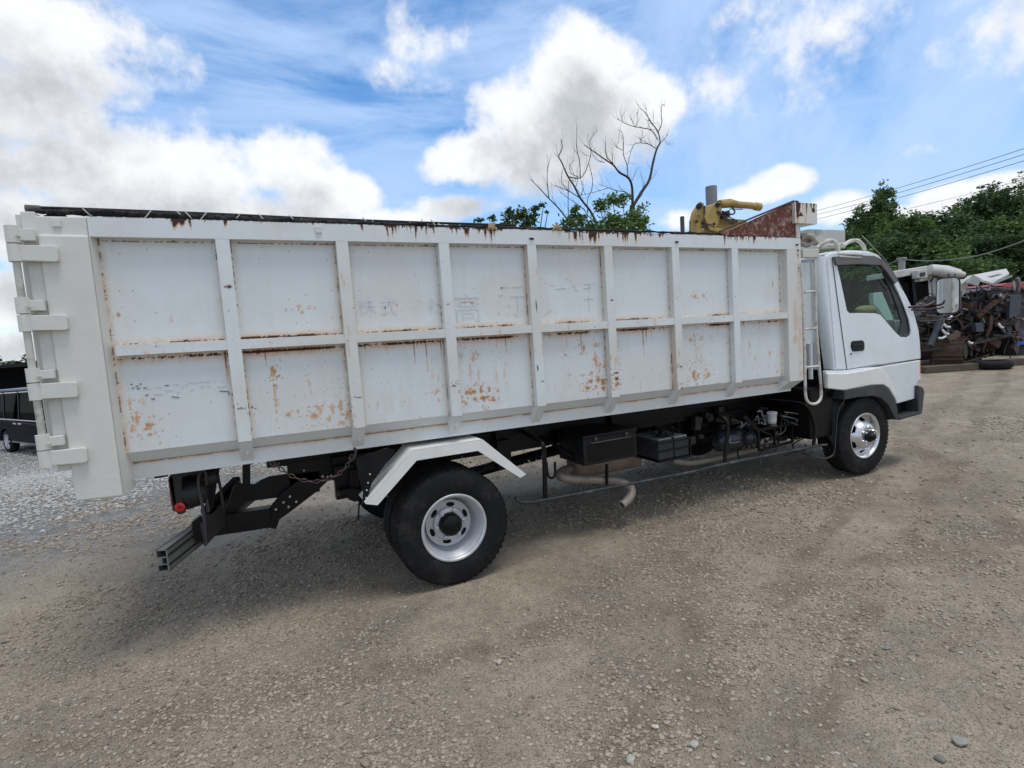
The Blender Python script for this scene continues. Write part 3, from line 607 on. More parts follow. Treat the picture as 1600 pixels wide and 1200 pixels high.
def field(x, z, part):
    dk = np.zeros_like(x); og = np.zeros_like(x); cr = np.zeros_like(x)
    n1 = fbm(x * 22, z * 22, 4); n2 = fbm(x * 60 + 5, z * 60, 3); n3 = fbm(x * 2.1, z * 2.1, 3); n4 = fbm(x * 140, z * 140, 2); n6 = .45 * n1 + .55 * fbm(x * 95 + 7, z * 120, 3)
    for s in SPT:
        m = (np.abs(x - s[0]) < s[2] * 3.5) & (np.abs(z - s[1]) < s[3] * 3.5)
        if not m.any(): continue
        q = ((x[m] - s[0]) / s[2]) ** 2 + ((z[m] - s[1]) / s[3]) ** 2
        nn = 1.0 + 1.7 * (n2[m] - .5) * 2 + 2.2 * (n4[m] - .5)
        if s[5] < .25: nn = 1.0 + .5 * (n2[m] - .5)
        v = np.clip(1.25 - q * nn * .95, 0, 1) * .9
        core = np.clip(1.2 - q * nn * 1.9, 0, 1)
        cr[m] = np.maximum(cr[m], np.clip(1.3 - q * .35, 0, 1) * .45 * s[5]); og[m] = np.maximum(og[m], v * s[5]); dk[m] = np.maximum(dk[m], core * s[4])
    if part == 'panel':
        for px_ in [XL + .024 - PW] + postx + [XR]:
            e = np.minimum(np.abs(x - px_ - PW), np.abs(x - px_ + PW))
            cr = np.maximum(cr, gauss(e, .030) * .75 * (n3 + .3))
            dk = np.maximum(dk, np.where(gauss(e, .010) * (n2 + n1) > 1.13 - .10 * (n3 > .55), .9, 0))
            og = np.maximum(og, np.clip(gauss(e, .014) * (n2 * 1.4 + n3 * .8 - .75), 0, 1) * .9)
        up = z > (ZM0 + ZM1) / 2
        bias = np.clip((fbm(x * 3.3 + 50, x * 0 + 3, 2) - .36) * 1.3, 0, .5) + .22 * (x < 2.0) 
        # seam above the middle rail
        e = z - (ZM1 + .006); cr = np.maximum(cr, gauss(e, .045) * (e > -.02) * .55); dk = np.maximum(dk, np.where((gauss(e, .010) * (n6 * 1.4 - .22 + bias) > .82) & (e > -.02), 1, 0)); og = np.maximum(og, np.clip(gauss(e, .02) * (n2 + bias - .35), 0, 1))
        # seam under the middle rail, with runs
        e = (ZM0 - .020) - z; gz_ = np.where(e > -.03, 1, 0) * ~up
        dk = np.maximum(dk, np.where((gauss(e, .014) * (n6 * 1.4 - .22 + bias) > .74), 1, 0) * gz_); og = np.maximum(og, np.clip(gauss(e, .03) * (n2 + bias - .30), 0, 1) * gz_)
        run = drips(x, z, ZM0 - .01, 4.2, 85, .26, .87, np.clip(bias * 2.4, .0, 1)); og = np.maximum(og, run * .75 * ~up); dk = np.maximum(dk, drips(x, z, ZM0 - .01, 4.2, 85, .18, .90, np.clip(bias * 2.2, 0, 1)) * .8 * ~up)
        # seam under the top rail
        e = ZR - .012 - z; dk = np.maximum(dk, np.where(gauss(e, .009) * (n6 + .14) > .62, .85, 0)); cr = np.maximum(cr, gauss(e, .03) * .5)
        cr = np.maximum(cr, np.clip((n3 - .52) * 2.0, 0, .25))
        low = smoothst(1.6, 1.25, z) * (vnoise(x * 2.1, z * 0 + 2.2) > .45)
        og = np.maximum(og, np.where(fbm(x * 55 + 3, z * 16, 3) > .80, .55, 0) * low)
        dk = np.maximum(dk, np.where((n4 > .90) & (n3 > .5), .8, 0))
        cr = np.maximum(cr, np.where(fbm(x * 40 + 3, z * 9, 3) > .66, .35, 0) * low)
    if part == 'top':
        g = np.zeros_like(x)
        for a, b_, s in [(265,300,1),(318,360,.6),(480,510,.25),(598,680,1),(700,784,1.1),(880,1000,1.1),(1005,1040,.5),(1128,1185,.9),(560,575,.5),(1195,1215,.4)]:
            xa, xb = lv(a, 350, 0)[0], lv(b_, 355, 0)[0]; g = np.maximum(g, .85 * s * smoothst(xa - .02, xa + .02, x) * smoothst(xb + .02, xb - .02, x))
        d = ZT - z
        dk = np.maximum(dk, drips(x, z, ZT, 1.3, 95, .085, .58, g)); dk = np.maximum(dk, np.where(gauss(d, .022) * n6 * (.35 + g) > .50, 1, 0)); og = np.maximum(og, drips(x, z, ZT, 1.3, 95, .11, .52, g) * .7)
        dk = np.maximum(dk, np.where(gauss(d, .010) * (n6 + .2) > .66, .9, 0)); dk = np.maximum(dk, np.where((n4 > .93), .8, 0))
        cr = np.maximum(cr, np.clip((n3 - .5) * 2, 0, .3))
    if part in ('post', 'mid'):
        cr = np.maximum(cr, np.clip((n3 - .42) * 2.2, 0, .45)); dk = np.maximum(dk, np.where((n4 > .93), .8, 0))
        og = np.maximum(og, np.where((fbm(x * 30, z * 8, 3) > .78), .4, 0))
    if part == 'end':
        a = lv(1243, 495, 0); b0 = lv(1243, 530, 0)
        og = np.maximum(og, np.clip(1.2 - ((x - a[0]) / .035) ** 2 - ((z - a[1]) / .17) ** 2, 0, 1) * (.25 + .5 * n1)); og = np.maximum(og, np.clip(1.2 - ((x - b0[0]) / .04) ** 2 - ((z - b0[1]) / .05) ** 2, 0, 1) * .5)
        cr = np.maximum(cr, .45 * n3 + .2)
        dk = np.maximum(dk, np.where((gauss(x - 5.79, .02) * n1 > .58), 1, 0) * smoothst(1.9, 2.1, z))
        og = np.maximum(og, np.clip(gauss(x - 5.79, .03) * (n1 - .2), 0, 1))
    if part == 'head':
        top = z.max(); dk = np.maximum(dk, drips(x, z, top, 6.1, 60, .12, .45)); og = np.maximum(og, drips(x, z, top, 6.1, 60, .16, .35) * .8); dk = np.maximum(dk, np.where((n1 > .66) & (x < x.min() + .12), 1, 0)); og = np.maximum(og, np.where(n1 > .58, .5, 0) * (x < x.min() + .15)); dk = np.maximum(dk, np.where((gauss(x - x.max() + .05, .03) * gauss(z - top + .06, .03) * n1 > .35), 1, 0)); cr = np.maximum(cr, n3)
    if part == 'low':
        d = ZL1 - z
        og = np.maximum(og, np.clip(gauss(d, .011) * (n1 * 1.5 + n3 * .8 - .45), 0, 1)); dk = np.maximum(dk, np.where(gauss(d, .010) * (n6 + .2 * n3) > .60, .8, 0)); cr = np.maximum(cr, gauss(d, .03) * .5)
        cr = np.maximum(cr, np.clip((n3 - .45) * 2, 0, .4)); dk = np.maximum(dk, np.where(n4 > .94, .7, 0))
    if part == 'rear':
        cr = cr * 0 + np.clip((n3 - .45) * 1.5, 0, .3); dk = dk * 0; og = og * 0
    return dk, og, cr
def wear_attr(me, vx, vz, part):
    dk, og, cr = field(np.asarray(vx, float), np.asarray(vz, float), part)
    a = me.color_attributes.new('wear', 'FLOAT_COLOR', 'POINT'); c = np.stack([dk, og, cr, np.ones_like(dk)], 1).astype(np.float32); a.data.foreach_set('color', c.ravel())
def wear_box(name, x0, x1, y0, y1, z0, z1, part, parent, step=.006, mat='body', dent=0.):
    """box with a finely divided front face carrying the wear field (level heights in, sloped geometry out)"""
    nx = max(2, int((x1 - x0) / step)); nz = max(2, int((z1 - z0) / step))
    gx = np.linspace(x0, x1, nx + 1); gzv = np.linspace(z0, z1, nz + 1)
    X, Z = np.meshgrid(gx, gzv, indexing='ij'); Y = np.full_like(X, y0)
    if dent:
        edge = np.minimum(np.minimum(X - x0, x1 - X), np.minimum(Z - z0, z1 - Z)); Y = Y + dent * (fbm(X * 1.7 + 3, Z * 1.7, 2) - .5) * np.clip(edge * 8, 0, 1)
    n = X.size; v = np.stack([X, Y, zs(Z, X)], -1).reshape(-1, 3)
    i, j = np.meshgrid(np.arange(nx), np.arange(nz), indexing='ij'); a = (i * (nz + 1) + j).ravel(); f = np.stack([a, a + nz + 1, a + nz + 2, a + 1], 1)
    b = [(x0, y0, z0), (x1, y0, z0), (x1, y0, z1), (x0, y0, z1), (x0, y1, z0), (x1, y1, z0), (x1, y1, z1), (x0, y1, z1)]
    v2 = np.array([(q[0], q[1], zs(q[2], q[0])) for q in b]); f2 = np.array([(0, 4, 5, 1), (3, 2, 6, 7), (0, 3, 7, 4), (1, 5, 6, 2), (4, 7, 6, 5)]) + n
    me = mesh_np(name, np.vstack([v, v2]), np.vstack([f, f2]))
    wear_attr(me, np.concatenate([X.ravel(), [q[0] for q in b]]), np.concatenate([Z.ravel(), [q[2] for q in b]]), part)
    return link_obj(name, me, M[mat], parent)

BX0, BX1, BY1 = .30, 5.85, 2.20
box = MB()
wear_box('side_panel', XL - .02, XR + .02, YP, YP + .012, ZPB - .004, ZR + .02, 'panel', truck, .0055, dent=.004)
# bevel below the panel and floor / far side / front wall (one shell)
sh = MB()
def zq(pts): return [(x, y, zs(z, x)) for x, y, z in pts]
sh.add(zq([(XL - .02, YP + .001, ZPB), (XR + .2, YP + .001, ZPB), (XR + .2, .135, ZL1 - .008), (XL - .02, .135, ZL1 - .008)]), [(0, 1, 2, 3)])
sh.add(zq([(.25, .14, 1.10), (5.84, .14, 1.10), (5.84, 2.06, 1.10), (.25, 2.06, 1.10)]), [(0, 1, 2, 3)])
bev = sh.build('floor_pan', M['body'], truck, fixn=False)
far = MB()
far.box(.24, 5.84, 2.13, 2.145, 1.2, 2.43); far.box(.24, 5.84, 2.08, 2.2, 2.33, 2.44); far.box(.24, 5.84, 2.05, 2.1, 1.04, 1.2)
for q in postx: far.box(q - PW, q + PW, 2.145, 2.2, 1.15, 2.33)
far.build('far_side_wall', M['body'], truck)
fw = MB(); fw.box(5.80, 5.85, .13, 2.13, 1.08, 2.42); 
for yy in (.5, 1.1, 1.7): fw.box(5.85, 5.90, yy - .04, yy + .04, 1.08, 2.42)
fw.build('front_wall', M['body'], truck, bevel=.004)
# rails
wear_box('top_rail', XL - .002, 5.825, .0, .115, ZR, ZT, 'top', truck, .006)
for i in range(8):
    a = (XL + .045 if i == 0 else postx[i - 1] + PW); b_ = (XR if i == 7 else postx[i] - PW)
    wear_box('middle_rail', a, b_, .004, YP, ZM0, ZM1, 'mid', truck, .008)
wear_box('lower_rail', XL + .035, 5.80, .12, .19, ZL0, ZL1, 'low', truck, .006)
for q in postx:
    o = wear_box('side_post', q - PW, q + PW, .0, YP, ZPB - .01, ZR - .001, 'post', truck, .006)
    g = MB()  # gusset that slants in under the post
    pts = [(q - PW, .002, ZPB - .012), (q + PW, .002, ZPB - .012), (q + PW, .118, ZL0 + .022), (q - PW, .118, ZL0 + .022), (q - PW, .16, ZPB - .012), (q + PW, .16, ZPB - .012), (q + PW, .16, ZL0 + .022), (q - PW, .16, ZL0 + .022)]
    g.add(zq(pts), [(0, 1, 2, 3), (0, 3, 7, 4), (1, 5, 6, 2), (3, 2, 6, 7), (0, 4, 5, 1)])
    g.build('gusset', M['body'], o)
    h = MB(); h.tube(zq([(q + .004, .100, ZL0 + .055), (q + .004, .072, ZL0 + .060), (q + .004, .066, ZL0 + .085), (q + .004, .072, ZL0 + .115), (q + .004, .085, ZL0 + .12)]), .005, 8, sub=3)
    h.build('tie_hook', M['body'], o)
wear_box('front_post', XR, 5.825, .0, .12, 1.16, ZR - .001, 'end', truck, .006)
fg = MB(); fg.add(zq([(XR, .002, 1.16), (5.825, .002, 1.16), (5.79, .13, ZL0 + .01), (5.62, .13, ZL0 + .01), (XR, .18, 1.16), (5.825, .18, 1.16), (5.79, .18, ZL0 + .01), (5.62, .18, ZL0 + .01)]), [(0, 1, 2, 3), (0, 3, 7, 4), (1, 5, 6, 2), (3, 2, 6, 7), (0, 4, 5, 1)]); fg.build('corner_gusset', M['body'], truck)
# rear hinge post: wide cream plate with a slanted return
rp = MB(); rp.prism([(.236, zs(1.000, .236)), (.445, zs(.992, .445)), (.445, zs(ZR + .004, .445)), (.236, zs(ZR + .004, .236))], -.02, .20)
rpo = rp.build('rear_post', M['cream'], truck, bevel=.012, seg=3)
rt = MB(); rt.add([(.446, -.012, zs(.995, .44)), (.446, -.012, zs(ZR, .44)), (.468, .056, zs(ZR, .44)), (.468, .056, zs(1.00, .44)), (.484, .122, zs(1.02, .44)), (.484, .122, zs(1.25, .44)), (.468, .056, zs(1.25, .44))], [(0, 1, 2, 3), (3, 6, 5, 4)]); rt.build('post_return', M['cream'], rpo)
rtr = MB(); rtr.box(.228, .4435, .002, .20, ZR + .006, ZT + .004); rtr.build('rail_end', M['cream'], truck, bevel=.006)
# rear door seen edge-on
dr = MB(); dr.box(.176, .2355, .0, 2.18, 1.18, 2.50); dr.box(.150, .176, .02, .10, 1.25, 2.49); dr.box(.150, .176, 1.0, 1.1, 1.25, 2.49); dr.box(.150, .176, 2.08, 2.16, 1.25, 2.49)
door = dr.build('rear_door', M['cream'], truck, bevel=.005)
HX, HY = .145, -.035
hr = MB(); hr.tube([(HX, HY, 1.30), (HX, HY, 2.38)], .0165, 16); hr.build('hinge_rod', simple('rod_worn', (.55, .54, .48), .4, var=.1, scale=10, dirt=(.14, .11, .07), dirtamt=.9), door)
def hinge(zu1, zu0, zl1, zl0, xe):
    """upper barrel with a short lug on the door, lower barrel with a long strap on the post"""
    h = MB(); h.tube([(HX, HY, zu0), (HX, HY, zu1)], .030, 20); h.box(HX + .018, .232, -.045, -.006, zu0 + .012, zu1 - .014)
    h.tube([(HX, HY, zl0), (HX, HY, zl1)], .030, 20)
    ho = h.build('hinge', M['cream'], truck, bevel=.003)
    pl = rounded([(HX + .015, zl0 + .004), (xe, zl0 - .004), (xe, zl1 - .008), (HX + .015, zl1 - .004)], .016, 3)
    plate('hinge_strap', M['cream'], pl, [], -.052, -.021, ho, bevel=.003)
    b = MB(); b.tube([(HX + .026, -.07, (zu0 + zu1) / 2 - .01), (HX + .026, -.04, (zu0 + zu1) / 2 - .01)], .006, 8); b.build('grease_nipple', M['rope'], ho)
hz = lambda py: P(70, py, -.035).z
hset = [((10,353),(29,381),(33,409),90), ((27,465),(48,491),(50,518),105), ((44,575),(62,598),(65,625),121), ((60,679),(78,703),(81,729),136)]
for a, b_, c, xr in hset:
    z1 = P(a[0] + 8, a[1], HY).z; z2 = P(b_[0] - 8, b_[1], HY).z; z3 = P(c[0] - 8, c[1], HY).z
    hinge(z1, z2 + .003, z2 - .003, z3, P(xr, c[1] - 15, -.05).x)

# ghosted lettering left on the panels
def ghost(txt, size, px, py, px2=None):
    cu = bpy.data.curves.new('ghost', 'FONT'); cu.body = txt; cu.size = size; cu.fill_mode = 'FRONT'; cu.offset = -.0022 if size > .13 else -.001
    o = bpy.data.objects.new('tmp', cu); COL.objects.link(o); dg = bpy.context.evaluated_depsgraph_get(); me = bpy.data.meshes.new_from_object(o.evaluated_get(dg)); bpy.data.objects.remove(o)
    x, z = P(px, py, YP).x, P(px, py, YP).z
    for v in me.vertices: v.co = (v.co.x + x, YP - .0030, v.co.y + z + T * v.co.x)
    me.materials.clear(); return link_obj('faded_lettering', me, M['ghost'], truck)
ghost('株', .125, 558, 490); ghost('式', .125, 593, 490); ghost('高', .215, 709, 500); ghost('社', .12, 668, 488)
def strokes(name, lines, w, y=YP - .0028):
    m = MB()
    for a, b_, c, d in lines: p, q = P(a, b_, y), P(c, d, y); m.beam(p, q, w, .0012, up=(0, 1, 0))
    return m.each(name, M['ghost'] if name != 'scratch' else M['oily'], truck)
strokes('faded_stroke', [(782,448,792,448),(799,448,816,447.5),(798,463,821,462),(808,464,810,490),(803,489,809,494),(778,461,786,460),(777,489,782,488),(794,477,798,477)], .006)
strokes('faded_stroke', [(860,445,866,445),(868,451,885,450),(884,437,887,434),(897,444,899,450),(898,453,903,453),(912,444,928,443),(912,450,926,449),(920,443,921,456),(913,467,928,466),(920,462,921,485),(849,493,863,482)], .005)
strokes('faded_stroke', [(x, 607 - (x - 225) * .06 + dy, x + L, 607 - (x + L - 225) * .06 + dy) for x, L, dy in [(226,10,0),(240,4,9),(243,12,10),(244,8,-1),(257,7,-3),(258,13,5),(272,8,-4),(275,6,8),(283,4,0),(290,3,-2),(296,12,-5),(297,6,6),(310,9,-5),(312,8,2),(322,6,-5),(324,4,3),(333,3,-6),(340,12,4),(345,4,-4)]], .0045)
strokes('scratch', [(204,600,207,601),(212,604,216,603),(218,600,222,600),(206,607,210,606),(214,608,219,606),(224,606,230,606),(258,602,264,602),(236,623,242,624),(268,620,280,621),(343,611,356,612),(357,611,358,617),(227,618,232,617)], .004)

# headboard box over the cab and the rusty side wing
hb = MB(); 
def at_(px, py, y): p = P(px, py, y); return (p.x, p.z)
a_ = P(1242, 316, .0); b_ = P(1277, 350, .0); wear_box('headboard', a_.x, b_.x, .0, .16, b_.z - T * (b_.x - S0), a_.z - T * (a_.x - S0), 'head', truck, .005)
hb.box(P(1244, 350, .02).x, P(1250, 350, .02).x, .02, .12, 2.40, b_.z); hb.box(a_.x + .06, a_.x + .10, .16, 2.13, b_.z - .10, b_.z - .02); hb.build('headboard_stay', M['ladder'], truck)
plate('rusty_wing', M['rust'], [at_(1125, 366, .06), at_(1243, 374, .06), at_(1243, 315, .06), at_(1200, 328, .06)] if 0 else [at_(1122, 368, .06), at_(1247, 374, .06), at_(1244, 315, .06), at_(1240, 314, .06)], [], .03, .07, truck, bevel=.003)
wc = MB(); wc.tube([P(1124, 362, .03), P(1180, 338.5, .03), P(1240, 314, .03)], .008, 8); wc.build('wing_edge', M['darkrust'], truck)

# rolled sheet bars along the top edge
def tp(px, py, y=.05): return P(px, py, y)
_rk = random.Random(4); _xs = [48]
while _xs[-1] < 1240: _xs.append(_xs[-1] + _rk.uniform(3.5, 9))
_yy = lambda a: float(np.interp(a, [48, 120, 220, 300, 375, 470, 560, 700, 820, 900, 1000, 1090, 1180, 1245], [330, 332, 334.5, 338.5, 342.5, 346.5, 350, 353, 356.5, 358.5, 361.5, 364.5, 367.5, 370]))
_rr = lambda a: float(np.interp(a, [48, 220, 375, 500, 640, 820, 1000, 1245], [.013, .016, .019, .019, .011, .0095, .009, .009]))
tb = MB(); tb.tube([tp(a, _yy(a) + _rk.uniform(-.55, .55), .05 + _rk.uniform(-.004, .004)) for a in _xs], [_rr(a) * _rk.uniform(.72, 1.3) for a in _xs], 9, sub=2)
troll = tb.build('tarp_roll', M['tarp'], truck)
_rj = random.Random(8); _px = 70.; _py = lambda a: float(np.interp(a, [48, 220, 375, 470, 560, 700, 820, 1000, 1180, 1245], [330, 335, 343, 347, 350, 352.5, 356, 361, 367, 370]))
while _px < 640:            # loose folds of sheet bulging out of the roll
    L_ = _rj.uniform(8, 34); fm = MB(); k_ = 7; yj = _rj.uniform(-2.2, 1.6)
    fm.tube([tp(_px + L_ * t / (k_ - 1), _py(_px) + yj + _rj.uniform(-.8, .8), .035 + _rj.uniform(-.006, .01)) for t in range(k_)], [.003] + [_rj.uniform(.008, .018) for _ in range(k_ - 2)] + [.003], 8, sub=3)
    fm.build('sheet_fold', M['tarp'], troll); _px += L_ * _rj.uniform(.7, 1.5)
tb = MB(); tb.tube([tp(40, 326, .08), tp(60, 327, .08), tp(64, 327, .08)], [.020, .020, .018], 12); tb.build('roll_end', simple('roll_end_tape', (.10, .085, .07), .7, var=.5, scale=20), troll)
tb = MB(); tb.tube([tp(85, 331), tp(150, 337), tp(230, 338.5), tp(330, 343), tp(430, 344), tp(520, 348), tp(620, 350), tp(700, 353.5), tp(760, 353), tp(850, 358), tp(960, 360.5), tp(1100, 365), tp(1246, 372)], [.006, .006, .008, .008, .009, .010, .009, .006, .006, .006, .006, .005, .005], 8, sub=6); tb.build('tarp_cord', M['tarp'], troll)
tb = MB(); tb.tube([tp(60, 325, .1), tp(200, 330, .1), tp(350, 336, .1), tp(480, 342, .1), tp(640, 347, .1), tp(800, 352, .1)], [.010, .011, .012, .012, .008, .008], 8, sub=6); tb.build('tarp_bar', M['tarp'], troll)
rw = MB()
for c0, sd_ in [(145, 1), (225, -1), (290, 1), (302, 1), (312, -1), (365, -1), (415, 1), (462, 1), (575, 1), (650, -1), (680, 1)]:
    p0 = tp(c0, 333 + (c0 - 100) * .03 - 3); r_ = .026
    rw.tube([p0 + Vector((sd_ * (t / 8 - .5) * .075, -math.cos((t / 8) * 3.6 - .4) * r_, math.sin((t / 8) * 3.6 - .4) * -r_ + .002)) for t in range(9)], .0034, 6)
rw.each('rope_wrap', M['rope'], troll)
for bx in (88, 497, 830, 1057, 1245):
    p = tp(bx, 345 + (bx - 88) * .027, 0); b = MB()
    bm2 = M['cream'] if bx < 500 else M['tarp']
    b.box(p.x - .018, p.x + .018, -.010, .0, p.z - .030, p.z + .004) if bx < 500 else b.sphere((p.x, -.002, p.z - .036), .014, sc=(1.5, .6, .55)); br_ = b.build('roll_bracket', bm2, truck)
    k = MB(); q_ = tp(bx, 343 + (bx - 88) * .0245); k.tube([q_ - Vector((.045, 0, 0)), q_ - Vector((.02, 0, -.002)), q_ + Vector((.02, 0, .002)), q_ + Vector((.045, 0, 0))], [.021, .025, .024, .020], 10); k.build('roll_clamp', M['tarp'], br_)
tw = MB()
for bx in (767, 868):
    p = tp(bx, 353, .02)
    for k in range(9): 
        a = Vector((random.uniform(-.03, .03), random.uniform(-.02, .01), random.uniform(-.02, .02))); tw.tube([p + a, p + a * -.5 + Vector((random.uniform(-.04, .04), -.03, -.03)), p - a], .005, 5, sub=3)
tw.build('twine_knot', simple('straw_twine', (.38, .27, .13), .8, var=.2), truck)

# ---- chassis
ch = MB()
for y0 in (.66, 1.46):
    ch.box(1.30, 7.3, y0, y0 + .075, .74, .92); ch.box(1.17, 5.9, y0 + .005, y0 + .07, .90, 1.045)
for xx in (1.35, 2.0, 2.9, 3.7, 4.4, 5.2, 6.0): ch.box(xx, xx + .08, .735, 1.46, .74, .89)
for xx in (.6, 1.06, 1.72, 2.37, 3.03, 3.68, 4.34, 5.0, 5.6): ch.box(xx - .035, xx + .035, .18, 2.02, 1.035, 1.095)
chs = ch.build('chassis_frame', M['black'], truck, bevel=.006)
bt = MB()
for px_, py_ in [(448,737),(475,735),(485,752),(478,765),(505,745),(512,762),(560,735),(575,742),(722,715),(735,722),(767,724),(820,724),(828,722),(838,719),(847,714),(826,720),(885,701),(940,690)]:
    p = P(px_, py_, .655); bt.sphere(p, .0085, 8, 5)
bt.each('bolt_head', M['rope'], chs)
ax = MB(); ax.tube([(2.303, .3, .42), (2.303, 1.9, .42)], .075, 16); ax.sphere((2.303, 1.1, .43), .22, 18, 12, (1, .9, 1)); ax.tube([(2.303, 1.1, .45), (5.6, 1.1, .72)], .05, 12)
ax.tube([(6.837, .3, .41), (6.837, 1.9, .41)], .05, 12)
ax.build('axle', M['black'], truck)
ft = MB(); ft.box(4.5, 6.15, 1.60, 2.08, .42, .96); ft.build('fuel_tank', M['black'], truck, bevel=.03); ft = MB(); ft.box(3.3, 4.4, 1.62, 2.05, .50, .90); ft.build('far_locker', M['black'], truck, bevel=.02)
for y0 in (.58, 1.55):
    sp = MB()
    for k in range(5):
        L = .62 - k * .11
        sp.tube([(2.303 - L, y0, .60 + .10 * (L / .62) ** 2 + 0), (2.303 - L / 2, y0, .56 - k * .018 + .03), (2.303, y0, .53 - k * .018), (2.303 + L / 2, y0, .56 - k * .018 + .03), (2.303 + L, y0, .60 + .1 * (L / .62) ** 2)], .022, 6, sub=4)
    sp.box(1.60, 1.74, y0 - .04, y0 + .04, .62, .86); sp.box(2.88, 3.0, y0 - .04, y0 + .04, .62, .86)
    sp.build('leaf_spring', M['black'], truck)

# wheels ------------------------------------------------------------------
def tyre(cx, y0, w, parent, R0=.41, sgn=1):
    """outer face at y0, going to y0 + w*sgn"""
    f = lambda t: y0 + sgn * t * w
    pr = [(f(.07), .238), (f(.02), .252), (f(.0), .285), (f(-.005), .32), (f(.01), .352), (f(.02), .358), (f(.022), .372), (f(.05), .390), (f(.055), .393), (f(.10), .402), (f(.115), .403)]
    g = .012
    for a, b_ in [(.13, .24), (.28, .44), (.48, .52), (.56, .72), (.76, .87)]: pr += [(f(a - .006), R0 - g), (f(a), R0 - .001), (f(b_), R0 - .001), (f(b_ + .006), R0 - g)]
    pr += [(f(.90), .403), (f(.95), .39), (f(.99), .35), (f(1.0), .31), (f(.97), .252), (f(.93), .238)]
    m = MB(); m.lathe([(a, r) for a, r in pr], (cx, 0, .41), 96)
    for k in range(56):   # shoulder lugs
        t = 2 * math.pi * k / 56; 
        for e in (.115, .885):
            c = Vector((cx + math.cos(t) * .4035, f(e), .41 + math.sin(t) * .4035)); m.box(-.010, .010, -.012, .012, -.004, .0045, Matrix.Translation(c) @ Matrix.Rotation(-t + math.pi / 2, 4, 'Y'))
    m.lathe([(f(-.002), .300), (f(-.010), .302), (f(-.002), .304)], (cx, 0, .41), 96); m.lathe([(f(.006), .340), (f(-.004), .342), (f(.008), .344)], (cx, 0, .41), 96)
    return m.build('tyre', M['rubber'], parent, fixn=True)
def lathe_obj(name, prof, c, mat, parent, n=72): m = MB(); m.lathe(prof, c, n); return m.build(name, mat, parent)
def hole_disc(name, mat, c, r0, r1, yf, holes, hr, parent, th=.008, ell=(1, 1), prof=None):
    """annular disc with oval hand holes; prof maps radius to axial offset"""
    outer = [(c[0] + r1 * math.cos(t), c[2] + r1 * math.sin(t)) for t in np.linspace(0, 2 * math.pi, 72, endpoint=False)]
    hl = []
    for k in range(holes):
        t = 2 * math.pi * k / holes + .35; hx, hz_ = c[0] + hr * math.cos(t), c[2] + hr * math.sin(t)
        lp = []
        for q in np.linspace(0, 2 * math.pi, 16, endpoint=False):
            a = ell[0] * math.cos(q); b_ = ell[1] * math.sin(q); lp.append((hx - a * math.sin(t) + b_ * math.cos(t), hz_ + a * math.cos(t) + b_ * math.sin(t)))
        hl.append(lp)
    return plate(name, mat, outer, hl, yf, yf + th, parent)
